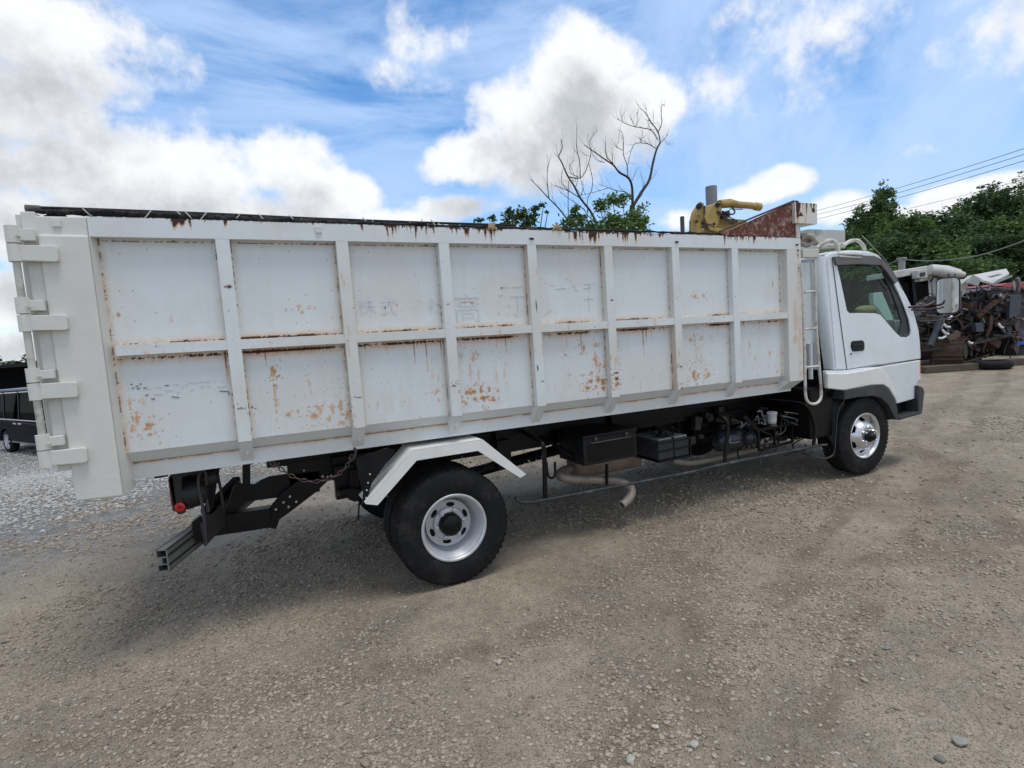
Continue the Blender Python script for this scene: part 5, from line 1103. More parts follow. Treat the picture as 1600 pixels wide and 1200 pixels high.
sb = MB(); a = P(1404, 654, .03); b_ = P(1439, 645, .03); sb.beam((a.x, .10, a.z), (b_.x, .10, b_.z + .005), .16, .035); sb.build('step', M['plastic'], cabr, bevel=.008)
wh = MB(); 
for q in xz([(1319,624),(1300,640)], .3): pass
plate('wheel_housing', M['black'], [(6.20, 1.0), (7.35, 1.0), (7.42, .55), (7.30, .75), (7.10, .86), (6.6, .86), (6.42, .70), (6.36, .45), (6.22, .45)], [], .32, .36, cabr)
sp_ = MB(); sp_.add([P(1290, 606, .12), P(1321, 611, .12), P(1318, 640, .12), P(1307, 660, .12), P(1304, 699, .12), P(1278, 694, .30), P(1270, 640, .30)], [(0, 1, 2, 3, 4, 5, 6)]); s1_ = sp_.build('splash_guard', M['black'], cabr, fixn=False); md = s1_.modifiers.new('s', 'SOLIDIFY'); md.thickness = .01
sp_ = MB(); sp_.box(6.10, 6.45, .14, .60, .46, .98); sp_.build('tank_box', M['black'], cabr, bevel=.02)
sp_ = MB(); sp_.tube([P(1323, 612, .10), P(1317, 628, .10), P(1309, 645, .10), P(1305, 697, .10)], .006, 6, sub=3); sp_.tube([P(1305, 697, .10), P(1302, 710, .12), P(1290, 716, .14), P(1270, 713, .2), P(1255, 708, .3)], .009, 6, sub=4); sp_.build('guard_edge', M['flap'], cabr)
sp_ = MB(); sp_.box(6.25, 7.7, .13, 2.05, .98, 1.06); sp_.box(6.25, 6.45, .6, 1.6, .5, 1.0); sp_.box(7.45, 7.75, .3, 1.9, .45, 1.0); sp_.build('cab_floor', M['black'], cabr)
# indicator lamp on the front corner
il = MB(); a = P(1436, 563, .08); b_ = P(1439.5, 585, .08); il.box(a.x - .01, a.x + .045, .085, .20, b_.z, a.z); il.build('indicator', M['orange'], cabr, bevel=.008)
il = MB(); il.box(a.x - .01, a.x + .04, .085, .2, b_.z - .06, b_.z - .002); il.build('corner_lamp', M['fender'], cabr, bevel=.006)
# interior
it = MB(); it.box(6.55, 6.75, .35, .85, 1.15, 1.80); it.box(6.55, 7.05, .35, .85, 1.10, 1.28); it.box(6.60, 6.74, .48, .72, 1.80, 1.98); it.box(6.55, 6.75, 1.15, 1.85, 1.15, 1.72); it.build('seats', M['seat'], cabr, bevel=.04, seg=3)
it = MB(); it.box(7.30, 7.62, .22, 1.98, 1.20, 1.58); it.box(7.15, 7.35, .9, 1.5, 1.10, 1.50); it.build('dashboard', M['dash'], cabr, bevel=.03, seg=3)
it = MB(); c = Vector((7.12, .62, 1.60)); ax_ = Vector((-.55, 0, .83)).normalized(); u = Vector((0, 1, 0)); w2 = ax_.cross(u)
it.tube([c + (u * math.cos(t) + w2 * math.sin(t)) * .20 for t in np.linspace(0, 2 * math.pi, 33)], .014, 8, caps=False); it.tube([c - ax_ * .35, c], .025, 8); it.tube([c - u * .2, c, c + u * .2], .012, 6); it.build('steering_wheel', M['black'], cabr)
it = MB(); a = P(1363, 458, .75); b_ = P(1384, 482, .75); it.prism(xz([(1364,458),(1378,456),(1392,488),(1399,508),(1388,505),(1374,484),(1365,474)], .75), .75, .80); it.build('papers', M['paper'], cabr)
it = MB(); it.prism(rounded(xz([(1387,455),(1396,454),(1402,468),(1400,474),(1391,472)], .35), .02), .35, .38); it.build('inner_mirror', M['black'], cabr)
it = MB(); _c = P(1352, 484, .45); it.sphere(tuple(_c), .10, 12, 8, (1.6, .8, .5)); it.build('folded_cloth', simple('mustard_cloth', (.42, .36, .12), .8), cabr)
rb_ = MB(); rb_.tube([P(1310, 396, .12), P(1347, 398, .12)], .010, 8); rb_.tube([P(1312, 401, .11), P(1345, 402.5, .11)], .006, 8); rb_.build('roof_rail', M['ladder'], cabr)
# roof rack pieces and hoses above the cab
rk = MB()
rk.tube([P(1276, 388, .25), P(1284, 381, .25), P(1296, 376, .25), P(1305, 379, .25), P(1309, 388, .25), P(1309, 394, .25)], .022, 10, sub=4); rk.tube([P(1318, 384, .22), P(1328, 377, .22), P(1340, 376, .22), P(1348, 383, .22), P(1351, 391, .22)], .020, 10, sub=4); rk.tube([P(1272, 386, .3), P(1290, 385, .3), P(1318, 381, .3)], .018, 10, sub=3)
rk.tube([P(1308, 394, .2), P(1348, 396, .2)], .012, 8); rk.build('roof_rack', M['ladder'], cabr)
rk = MB()
for a in (1308, 1349): q = P(a, 395, .18); rk.box(q.x - .03, q.x + .03, .16, .24, q.z - .03, q.z + .02)
rk.build('rack_foot', M['ladder'], cabr, bevel=.005)
hbx = MB(); a = P(1262, 378, .7); b_ = P(1321, 361, .7); hbx.box(a.x, b_.x, .7, 1.6, P(1300, 388, .7).z, P(1300, 358.5, .7).z); hbx.build('roof_carrier', simple('mottled_panel', (.50, .50, .45), .6, var=.1, scale=3, dirt=(.20, .21, .19), dirtamt=1.), cabr, bevel=.01)
hbx = MB(); hbx.tube([P(1246, 371, .15), P(1256, 368, .12), P(1266, 369, .12), P(1271, 376, .14), P(1262, 383, .16), P(1250, 380, .18)], .024, 10, sub=4); hbx.tube([P(1248, 374, .2), P(1262, 374, .18), P(1275, 380, .2)], .03, 10, sub=4); hbx.build('rolled_cover', simple('dirty_canvas', (.40, .37, .31), .8, var=.3, scale=14, bump=.5, dirt=(.13, .10, .07), dirtamt=.8), truck)
an = MB(); an.tube([P(1347, 368, .3), P(1365, 387, .15), P(1382, 405, .09), P(1400, 433, .06), P(1410, 452, .06)], .0045, 6, sub=3); an.build('aerial', M['cable'], cabr)
# mirror on its arm
mi = MB()
def arm(l, r): mi.tube([P(a, b_, y) for a, b_, y in l], r, 8, sub=3)
arm([(1420, 480, .06), (1440, 479, .0), (1452, 476, -.04), (1460, 471, -.06)], .012); arm([(1424, 484, .06), (1445, 484, .0), (1462, 481, -.05)], .010); arm([(1500, 470, .0), (1502, 490, .0), (1470, 500, .05), (1436, 502, .08)], .007)
mc = Vector(P(1481, 462, -.10)); up_ = Vector((0, 0, 1)); nrm = (Vector((-1.0, -.20, .035))).normalized(); rgt = up_.cross(nrm).normalized()
sc_ = (mc - CAM).dot(FW) / 878.31
def mface(w, h, d0, d1, r): 
    m = MB(); pr = rounded([(-w, -h), (w, -h), (w, h), (-w, h)], r, 5); n = len(pr); vs = [mc + rgt * a + up_ * b_ + nrm * d0 for a, b_ in pr] + [mc + rgt * a * .9 + up_ * b_ * .94 + nrm * d1 for a, b_ in pr]
    m.add(vs, [tuple(range(n)), tuple(range(2 * n - 1, n - 1, -1))] + [(i, i + n, (i + 1) % n + n, (i + 1) % n) for i in range(n)]); return m
msh = mface(.108, .195, .0, -.06, .06).build('mirror', M['plastic'], truck)
mi.build('mirror_arm', M['maroon'], msh)
mface(.097, .183, .006, .001, .055).build('mirror_face', M['mirror'], msh)

# ------------------------------------------------------------------ trees
def tube_tree(mb, pts, r, n=6): mb.tube(pts, r, n, sub=3)
def crown_mesh(name, blobs, nleaf, leaf, seed, mat, parent, per=26, spread=.30, fill=.55):
    """leaf clumps spread through a set of lobes (x, y, z, rx, ry, rz)"""
    rs = np.random.RandomState(seed); vol = np.array([b[3] * b[4] * b[5] for b in blobs]) ** .67; vol /= vol.sum(); ncl = max(3, nleaf // per)
    bi = rs.choice(len(blobs), ncl, p=vol); B = np.array(blobs)[bi]
    d = rs.randn(ncl, 3); d /= np.linalg.norm(d, axis=1)[:, None]; rad = (fill + (1 - fill) * rs.rand(ncl)) * (1 + .22 * rs.randn(ncl).clip(-1.5, 1.5) * .6)
    C = B[:, :3] + d * B[:, 3:] * rad[:, None]
    cs = spread * (.6 + .9 * rs.rand(ncl)) * np.cbrt(B[:, 3:].prod(1))
    L = np.repeat(C, per, 0) + rs.randn(ncl * per, 3) * np.repeat(cs, per)[:, None] * np.array([.55, .55, .38])
    n = len(L); u = rs.randn(n, 3); u[:, 2] *= .55; u /= np.linalg.norm(u, axis=1)[:, None]; w = rs.randn(n, 3); w -= (w * u).sum(1)[:, None] * u; w /= np.linalg.norm(w, axis=1)[:, None]
    s = leaf * (.6 + .8 * rs.rand(n))[:, None]
    V = np.stack([L - u * s, L - w * s * .42, L + u * s, L + w * s * .42], 1).reshape(-1, 3); F = np.arange(n * 4).reshape(-1, 4)
    return link_obj(name, mesh_np(name, V, F), mat, parent)
def big_tree(x, y, h, r, seed, mat, label, nleaf=9000, leaf=.16, group='trees of the wood behind the yard'):
    rn = random.Random(seed); g0 = float(gz(x, y)); t = empty('tree', (x, y, g0), label, 'tree', group)
    bl = []; tm = MB(); tm.tube([(x, y, g0 - .1), (x + rn.uniform(-.2, .2), y, g0 + h * .3), (x + rn.uniform(-.4, .4), y, g0 + h * .62), (x + rn.uniform(-.5, .5), y, g0 + h * .88)], [.22, .17, .11, .04], 8, sub=3)
    for k in range(9):
        a = rn.uniform(0, 6.28); rr = r * rn.uniform(.35, .75); zz = h * rn.uniform(.32, .9); q = 1.0 - .45 * max(0, zz / h - .6) / .4
        cx_, cy_, cz_ = x + rr * q * math.cos(a), y + rr * q * math.sin(a), g0 + zz
        bl.append((cx_, cy_, cz_, r * rn.uniform(.32, .55) * q, r * rn.uniform(.32, .55) * q, h * rn.uniform(.10, .17)))
        z0 = g0 + zz * .62; tm.tube([(x, y, z0), ((x + cx_) / 2, (y + cy_) / 2, (z0 + cz_) / 2 + .2), (cx_, cy_, cz_)], [.08, .05, .02], 6, sub=2)
    bl.append((x, y, g0 + h * .86, r * .38, r * .38, h * .12)); bl.append((x, y, g0 + h * .5, r * .7, r * .7, h * .22)); bl.append((x, y, g0 + h * .22, r * .8, r * .8, h * .18))
    tm.build('trunk', M['bark'], t); crown_mesh('crown', bl, nleaf, leaf, seed, mat, t); return t
wood = [ # px of the trunk, top py, depth, crown radius, material, label
 (1310,357,40,2.2,'B','short dark tree at the left end of the wood, just above the truck cab roof'),
 (1345,318,44,2.4,'A','green tree between the cab roof and the tall spiky tree'),
 (1386,284,42,1.7,'A','tallest spiky narrow tree standing up above the wood left of the cloud'),
 (1425,334,38,3.0,'C','bright green low round tree just right of the tall spiky tree'),
 (1462,326,43,3.0,'B','dark tree in the dip of the wood above the white crane cab'),
 (1500,330,37,2.8,'B','very dark low tree above the raised white hood'),
 (1512,318,47,3.2,'A','green tree rising behind the dark low trees right of the dip'),
 (1550,292,43,2.8,'B','tall dark tree of the wood with a rounded top near the right edge'),
 (1576,330,35,3.2,'C','fresh green tree low in front of the tall ones at the right edge'),
 (1612,288,40,3.2,'A','large tree cut by the right edge of the picture'),
 (1660,300,36,3.4,'B','dark tree of the wood just beyond the right picture edge'),
 (1400,350,35,2.8,'B','dark low tree at the foot of the tall spiky tree'),
 (1335,372,34,2.6,'C','light green bush-like tree seen low through the cab window'),
 (1450,362,33,2.6,'A','mid green tree low in front, over the concrete post'),
 (1530,360,33,2.8,'B','dark tree low in front, over the red hood of the machine'),
 (1640,350,32,3.0,'A','mid green low tree at the outer right of the wood')]
for i, (px_, py_, d_, r_, mm, lb) in enumerate(wood):
    b0 = D(px_, 560, d_); b0.z = 0; tp_ = D(px_, py_, d_).z
    big_tree(b0.x, b0.y, tp_, r_, 40 + i, M['leaf' + mm], lb, nleaf=24000, leaf=.13)
# the bushy sprig at the upper right edge
# far tree line at the left, a single mass
rs = np.random.RandomState(9); bl = []
for k in range(60):
    q = D(-260 + k * 9.5, 575, 90 + rs.rand() * 15); bl.append((q.x, q.y, .6 + rs.rand() * 1.2, 2.2, 2.2, 1.6 + rs.rand() * 1.1))
o = crown_mesh('far_tree_line', bl, 24000, .35, 5, M['leafB'], None, spread=.25, fill=.2); tag(o, 'distant line of trees on the horizon at the left behind the dark shed', 'tree line', kind='stuff')

# bare tree with vine leaves behind the box
YT = 9.0
dt = empty('bare_tree', P(1000, 520, YT), 'bare dead tree with forked branches rising above the middle of the box', 'tree'); dt.location.z = -.0
def zp(zx, zy): return (720 + zx / 4.444, 150 + zy / 4.444)
rn = random.Random(3)
def br(pts, w0, w1, dy=0.):
    n = len(pts); out = []
    for i, (a, b_) in enumerate(pts):
        out.append(P(*zp(a, b_), YT + dy * i / max(1, n - 1)))
    return out, [w0 + (w1 - w0) * i / (n - 1) for i in range(n)]
trunk_b = P(*zp(1190, 900), YT)
tm = MB(); tm.tube([(trunk_b.x + .1, YT, -.6), (trunk_b.x + .03, YT, trunk_b.z * .55), trunk_b, P(*zp(1192, 760), YT)], [.16, .13, .085, .07], 10, sub=3); tm.build('trunk', M['wood'], dt)
segs = [([(1192,770),(1260,660),(1310,580),(1335,460),(1360,370),(1385,325)], .055, .028, .3), ([(1385,325),(1370,250),(1320,180),(1285,120),(1245,85)], .024, .008, -.3), ([(1370,250),(1395,190),(1392,110),(1400,60),(1420,70)], .016, .006, .3), ([(1365,305),(1325,238),(1215,215),(1140,190),(1088,158)], .018, .006, .4), ([(1215,215),(1228,160),(1218,110)], .009, .004, 0), ([(1215,215),(1190,180),(1185,155)], .008, .004, 0), ([(1130,185),(1118,160),(1128,130)], .007, .004, 0),
        ([(1350,362),(1300,332),(1250,325),(1245,285)], .016, .006, -.3), ([(1300,330),(1255,305),(1262,290)], .008, .004, 0), ([(1250,325),(1205,335),(1180,390),(1160,480)], .010, .008, 0), ([(1385,325),(1415,300),(1435,268)], .012, .004, .2), ([(1415,300),(1425,325),(1438,342)], .006, .003, 0), ([(1320,180),(1300,170),(1305,210),(1318,235)], .006, .006, 0), ([(1285,120),(1290,85)], .005, .003, 0), ([(1338,190),(1338,140)], .005, .003, 0),
        ([(1192,770),(1190,640),(1165,570),(1100,530),(1060,480),(1000,440),(930,390),(858,340)], .048, .012, -.3), ([(1160,560),(1155,480),(1130,410),(1130,320),(1125,270),(1108,240)], .018, .005, .2), ([(1130,380),(1090,360),(1078,350),(1098,310)], .009, .004, 0), ([(1060,470),(1010,415),(1007,318)], .015, .010, .1), ([(1055,465),(1050,400),(1050,370)], .010, .005, 0), ([(1000,460),(950,450),(915,410)], .012, .004, .2), ([(1188,590),(1215,530)], .010, .004, 0), ([(1275,630),(1258,560)], .010, .004, 0), ([(1300,600),(1355,540)], .010, .004, 0), ([(1255,690),(1270,620)], .012, .006, 0),
        ([(1185,720),(1150,670),(1070,655),(1020,635),(960,612)], .018, .006, .2), ([(1150,670),(1120,650)], .008, .004, 0), ([(1020,640),(920,670),(820,690)], .010, .005, 0)]
lm = MB()
for pts, a, b_, dy in segs:
    p, r = br(pts, a * .82, b_ * .75, dy); lm.tube(p, r, 6, sub=3)
for pts, a, b_, dy in segs:
    p, r = br(pts, a, b_, dy)
    for q0, q1 in zip(p[1:-1] + [p[-1]], p[:-1]):
        for k in range(2):
            d = (q0 - q1).normalized(); q = q1.lerp(q0, rn.uniform(.3, 1)); d = (d + Vector((rn.uniform(-.9, .9), rn.uniform(-.6, .6), rn.uniform(-.1, .9)))).normalized(); L = rn.uniform(.10, .34)
            lm.tube([q, q + d * L * .5 + Vector((rn.uniform(-.02, .02), 0, .01)), q + d * L + Vector((0, 0, .05))], [.004, .003, .002], 5, sub=2)
lm.build('limbs', M['wood'], dt)
d2 = empty('bare_tree', P(1000, 520, YT + 1), 'thin leafless sapling with many upright twigs left of the forked dead tree', 'tree'); d2.location = (P(930, 500, YT + 1).x, YT + 1, 0)
rt0 = P(*zp(950, 900), YT + 1); lm = MB(); lm.tube([(rt0.x + .15, YT + 1, -.6), (rt0.x + .05, YT + 1, rt0.z * .6), rt0], [.09, .07, .05], 8, sub=3); lm.build('trunk', M['wood'], d2)
YT += 1
segs2 = [([(950,900),(900,800),(830,710),(790,630),(745,560),(700,460),(680,420),(705,360),(693,300)], .035, .008, .2), ([(680,430),(652,405)], .006, .003, 0), ([(745,560),(830,570),(875,500),(905,390),(890,320),(950,235)], .014, .006, .2), ([(830,570),(825,460),(805,370),(805,240)], .014, .005, 0), ([(808,400),(785,375)], .006, .003, 0), ([(815,560),(770,540),(755,490),(792,440)], .010, .004, 0), ([(905,420),(860,410)], .006, .003, 0), ([(890,470),(915,580),(905,660),(880,720),(880,850)], .008, .010, 0),
         ([(750,870),(745,760),(748,590)], .014, .008, 0), ([(748,870),(680,780),(610,710),(550,645),(485,578)], .022, .008, .1), ([(612,710),(600,600),(602,500),(615,460)], .014, .005, 0), ([(660,750),(635,705)], .008, .004, 0), ([(830,710),(750,660),(700,640),(650,622)], .014, .006, 0), ([(750,660),(700,600),(705,510)], .010, .004, 0), ([(790,650),(810,590),(805,520)], .010, .004, 0), ([(860,790),(790,740),(720,690),(690,670)], .010, .004, .1), ([(830,700),(850,640),(835,590)], .008, .004, 0), ([(945,880),(880,830),(850,780),(800,760)], .014, .006, 0), ([(870,690),(840,640)], .007, .004, 0), ([(1000,870),(1025,780),(1010,760)], .008, .004, 0), ([(770,560),(790,600),(800,560)], .006, .004, 0)]
lm = MB()
for pts, a, b_, dy in segs2:
    p, r = br(pts, a, b_, dy); lm.tube(p, r, 6, sub=3)
for pts, a, b_, dy in segs2:
    p, r = br(pts, a, b_, dy)
    for q0, q1 in zip(p[1:], p[:-1]):
        for k in range(2):
            d = (q0 - q1).normalized(); q = q1.lerp(q0, rn.uniform(.3, 1)); d = (d + Vector((rn.uniform(-.8, .8), rn.uniform(-.6, .6), rn.uniform(0, 1)))).normalized(); L = rn.uniform(.10, .38)
            lm.tube([q, q + d * L * .5, q + d * L + Vector((0, 0, .05))], [.004, .003, .002], 5, sub=2)
lm.build('limbs', M['wood'], d2)
YT -= 1
def shrub(pxs, seed, mat, label, y, nleaf, leaf, base, group=None, twigs=True):
    """pxs: photo-space lobes (px, py, rx, ry); built as a bush on its own stems at depth y"""
    bl = []
    for a, b_, rx, ry in pxs:
        c = P(a, b_, y); s = (c - CAM).dot(FW) / 878.31; bl.append((c.x, y, c.z, rx * s, rx * s * .9, ry * s))
    p0 = P(base, 500, y); t = empty('shrub', (p0.x, y, float(gz(p0.x, y))), label, 'shrub', group)
    tm = MB()
    for b in bl: tm.tube([(p0.x, y, float(gz(p0.x, y)) - .1), ((p0.x + b[0]) / 2, y, b[2] * .6), (b[0], b[1], b[2])], [.035, .022, .008], 6, sub=3)
    tm.build('stems', M['wood'], t); crown_mesh('foliage', bl, nleaf, leaf, seed, mat, t, per=14, spread=.75, fill=.1); return t
shrub([(942,322,12,8),(957,312,14,8),(973,310,9,7),(935,316,8,6),(988,336,13,10),(998,326,7,11),(1003,345,9,10),(958,342,16,10),(905,338,14,9),(897,328,6,5),(890,350,20,8),(920,355,25,10),(965,355,30,10),(1000,358,16,10)], 21, M['leafA'], 'leafy vine bush climbing round the foot of the bare forked tree', 8.6, 3200, .060, 990, 'bushes rising behind the box')
shrub([(795,334,9,7),(815,336,10,9),(800,345,14,6),(834,334,8,7),(838,324,6,4),(849,322,5,4),(856,331,5,3),(826,350,14,6),(785,352,14,4),(770,340,8,3),(750,344,8,3)], 22, M['leafA'], 'small sparse leafy bush showing over the box left of the bare trees', 8.8, 1200, .055, 815, 'bushes rising behind the box')
shrub([(1596,268,7,5),(1590,282,8,5),(1602,290,10,8),(1599,302,8,8),(1612,275,14,12),(1616,300,16,16)], 23, M['leafB'], 'high leafy spray reaching in from the upper right picture edge', 22, 900, .10, 1625)

# ------------------------------------------------------------------ yellow excavator behind the box
YE = 7.0
ev = empty('excavator', (P(1120, 500, YE).x, YE + .6, 0), 'old yellow excavator with its arm knuckle and cylinder showing above the box', 'excavator')
def ep(zx, zy, y=YE): return P(1000 + zx / 5, 270 + zy / 5, y)
def ex2(pts, y=YE): return [(ep(a, b_, y).x, ep(a, b_, y).z) for a, b_ in pts]
a1 = MB(); a1.prism(ex2([(405,375),(425,300),(455,255),(480,232),(500,236),(502,300),(495,370),(490,470),(405,470)]), YE, YE + .10); a1.prism(ex2([(500,345),(560,255),(590,235),(640,228),(625,310),(605,400),(580,430),(500,390)]), YE - .04, YE + .3); a1.prism(ex2([(405,450),(490,440),(640,440),(900,700),(860,1200),(500,1200)]), YE + .05, YE + .25)
a1o = a1.build('arm', M['yellow'], ev, bevel=.01)
for (cx_, cy_, rr_) in [(470, 258, .055), (606, 252, .05), (440, 380, .04), (575, 400, .035), (500, 385, .05)]:
    k = MB(); q = ep(cx_, cy_, YE - .04); k.tube([(q.x, YE - .07, q.z), (q.x, YE + .02, q.z)], rr_, 14); k.tube([(q.x, YE - .085, q.z), (q.x, YE - .06, q.z)], rr_ * .5, 8); k.build('pivot_pin', M['darkrust'], a1o)
for pl in [[(495,262),(512,258),(505,330),(497,345)], [(490,385),(512,378),(505,420),(488,440)], [(520,405),(560,400),(545,430),(520,432)]]:
    k = MB(); k.prism(ex2(pl, YE - .045), YE - .050, YE - .042); k.build('shadow_slot', M['oily'], a1o)  # dark shapes laid on the arm to paint in its black shadowed slots
k = MB(); k.tube([ep(425, 440, YE - .03), ep(430, 350, YE - .03), ep(450, 325, YE - .03), ep(470, 335, YE - .03), ep(478, 370, YE - .03)], .012, 6, sub=3); k.build('edge_rib', M['yellow'], a1o)
for h_ in range(4):
    k = MB(); k.tube([ep(600 + h_ * 8, 300, YE - .06), ep(640 + h_ * 6, 330 + h_ * 8, YE - .09), ep(690, 345 + h_ * 14, YE - .05), ep(760, 372 + h_ * 10, YE + .05)], .013, 6, sub=4); k.build('hose', M['oily'], a1o)
a2 = MB(); a2.tube([ep(620, 245), ep(700, 238), ep(770, 250), ep(850, 255), ep(925, 265)], [.10, .11, .085, .085, .085], 14); a2.tube([ep(900, 262), ep(935, 268)], .10, 14); a2.build('hydraulic_cylinder', M['yellow'], ev)
a2 = MB(); a2.tube([ep(460, 262, YE - .05), ep(470, 250, YE + .2)], .07, 12); a2.tube([ep(605, 252, YE - .08), ep(607, 252, YE + .3)], .06, 12); a2.tube([ep(690, 235, YE - .05), ep(740, 300, YE - .05), ep(715, 325, YE - .05), ep(640, 300, YE - .05)], .02, 8, sub=3); a2.tube([ep(800, 285, YE - .04), ep(700, 283, YE - .04)], .012, 6); a2.build('hose', M['oily'], ev)
a2 = MB(); a2.prism(ex2([(590,350),(700,350),(860,360),(870,440),(640,460),(590,440)]), YE + .1, YE + .4); a2.prism(ex2([(520,410),(560,430),(650,440),(690,460),(600,470),(530,450)]), YE - .06, YE + .02); a2.build('boom_bracket', M['yellow'], ev, bevel=.02)
a2 = MB(); a2.prism(ex2([(495,260),(520,250),(525,300),(500,345)]), YE + .06, YE + .2); a2.prism(ex2([(640,310),(700,290),(705,345),(640,350)]), YE, YE + .25); a2.each('linkage', M['oily'], ev)
xb = ep(640, 600).x
bd = MB(); bd.box(xb - .2, xb + 2.4, YE + .5, YE + 2.2, .9, 1.75); bd.box(xb + 1.3, xb + 2.3, YE + 1.4, YE + 2.2, 1.75, 2.5); bd.build('house', M['yellow'], ev, bevel=.05)
for yy in (YE + .3, YE + 2.0):
    tk = MB(); tk.prism(rounded([(xb - .6, .0), (xb + 2.8, .0), (xb + 2.9, .65), (xb - .7, .65)], .3, 5), yy, yy + .45); tk.build('track', M['oily'], ev, bevel=.03)
# two upright pipes
st = MB(); a = ep(560, 250, 7.7); c0 = ep(560, 108, 7.7); st.tube([(a.x, 7.7, -.2), (a.x, 7.7, c0.z)], .145, 28); o = st.build('steel_pipe', M['steel'], None); tag(o, 'fat light grey steel pipe standing upright beside the yellow arm', 'pipe')
st = MB(); a = ep(322, 440, 6.0); c0 = ep(329, 342, 6.0); st.tube([(a.x, 6.0, 0), (c0.x, 6.0, c0.z)], .045, 20); o = st.build('steel_pipe', simple('dark_pipe', (.06, .055, .055), .5, var=.2), None); tag(o, 'short thin dark upright pipe left of the yellow arm', 'pipe')

# ------------------------------------------------------------------ power lines
def wire(name, label, pts, r, mat, cat='wire', group=None):
    m = MB(); m.tube(pts, r, 6, sub=8); o = m.build(name, mat, None); return tag(o, label, cat, group)
def span(a, b_, d0, d1, sag=.0, ext=1.25):
    p0 = D(*a, d0); p1 = D(*b_, d1); dlt = p1 - p0; q1 = p0 + dlt * ext; q0 = p0 - dlt * .3
    return [q0.lerp(q1, t) + Vector((0, 0, -sag * 4 * t * (1 - t))) for t in (0, .25, .5, .75, 1)]
for lb, a, b_ in [('highest of the three parallel power lines above the wood', (1280, 325), (1600, 228)), ('middle one of the three parallel power lines above the wood', (1280, 331.5), (1600, 237)), ('lowest of the three parallel power lines above the wood', (1280, 338.5), (1600, 247))]:
    wire('power_line', lb, span(a, b_, 46, 28, .25), .014, M['wire'], 'power line', 'parallel power lines over the wood')
wire('power_line', 'thin single line crossing the low cloud below the three power lines', span((1412, 326), (1600, 279), 40, 29, .1), .010, M['wire'], 'power line')
# concrete post with cable
pp = D(1409, 413, 22); m = MB(); m.box(-.09, .09, -.09, .09, 0, D(1409, 405, 22).z, Matrix.Translation((pp.x, pp.y, 0))); m.box(-.13, .13, -.13, .13, 0, .06, Matrix.Translation((pp.x, pp.y, D(1409, 405, 22).z)))
o = m.build('concrete_post', M['concrete'], None, bevel=.01); tag(o, 'grey concrete post behind the cab that carries the sagging cable', 'post')
ptt = D(1409, 405, 22)
wire('sagging_cable', 'pale cable sagging from the concrete post towards the right edge', [ptt, D(1440, 407.5, 21), D(1475, 406.5, 20), D(1530, 399, 19), D(1600, 376, 18), D(1680, 340, 17)], .018, M['cable'], 'cable')
wire('slack_cable', 'short pale cable running from the concrete post down behind the cab', [ptt, D(1392, 411.5, 23), D(1370, 425, 24), D(1345, 440, 25)], .018, M['cable'], 'cable')

# ------------------------------------------------------------------ white crane machine (upper right)
DC = 17.5
def cp_(px_, py_, d=DC): return D(px_, py_, d)
cr0 = empty('crane', (cp_(1440, 500).x, cp_(1440, 500).y, 0), 'white mobile crane cab with a telescopic boom behind the heap of scrap', 'crane')
def quadbox(pts, d0, d1, mat, name, par, bevel=.02):
    """outline in the photo given real depth from d0 to d1 along the view"""
    n = len(pts); dv = Vector((FW.x, FW.y, 0)).normalized(); f = [D(a, b_, d0) for a, b_ in pts]; bk = [q + dv * (d1 - d0) for q in f]
    m = MB(); m.add(f + bk, [tuple(range(n)), tuple(range(2 * n - 1, n - 1, -1))] + [(i, i + n, (i + 1) % n + n, (i + 1) % n) for i in range(n)]); return m.build(name, mat, par, bevel=bevel)
quadbox([(1398,424),(1450,415),(1454,418),(1454,424),(1404,434),(1398,432)], DC, DC + 1.4, M['oldwhite'], 'cab_roof', cr0)
quadbox([(1424,425),(1454,422),(1456,470),(1462,475),(1430,478),(1428,440)], DC, DC + 1.3, M['oldwhite'], 'cab_shell', cr0)
quadbox([(1398,433),(1424,427),(1428,476),(1410,480)], DC + .05, DC + 1.3, M['darkglass'], 'front_glass', cr0, 0)
quadbox([(1430,441),(1450,438),(1452,466),(1433,473)], DC - .02, DC + .0, M['darkglass'], 'side_glass', cr0, 0)
quadbox([(1424,427),(1428,426),(1432,476),(1428,477)], DC - .03, DC + .05, M['black'], 'door_frame', cr0, 0)
quadbox([(1434,422),(1449,420),(1450,434),(1435,435)], DC - .3, DC + .1, M['oldwhite'], 'air_conditioner', cr0)
quadbox([(1438,426),(1446,425),(1446,431),(1438,432)], DC - .33, DC - .31, M['plastic'], 'grille', cr0, 0)
m = MB(); m.tube([cp_(1452, 422, DC - .2), cp_(1470, 424, DC - .2), cp_(1490, 428, DC - .1), cp_(1505, 429, DC)], [.16, .17, .14, .09], 14); m.tube([cp_(1456, 418, DC), cp_(1480, 420, DC), cp_(1500, 425, DC)], [.10, .10, .08], 12); bm_ = m.build('boom', M['oldwhite'], cr0)
m = MB(); m.tube([cp_(1461, 433, DC - .3), cp_(1472, 438, DC - .35), cp_(1482, 432, DC - .3), cp_(1481, 422, DC - .3)], .02, 8, sub=4); m.tube([cp_(1454, 440, DC - .2), cp_(1462, 430, DC - .2), cp_(1468, 442, DC - .2)], .03, 8, sub=3); m.build('hose', M['oily'], bm_)
quadbox([(1454,432),(1482,438),(1510,436),(1500,475),(1462,480)], DC + .2, DC + 1.6, M['oldwhite'], 'engine_cover', cr0)
quadbox([(1440,478),(1540,470),(1540,556),(1440,566)], DC + .5, DC + 1.8, M['oily'], 'undercarriage', cr0)

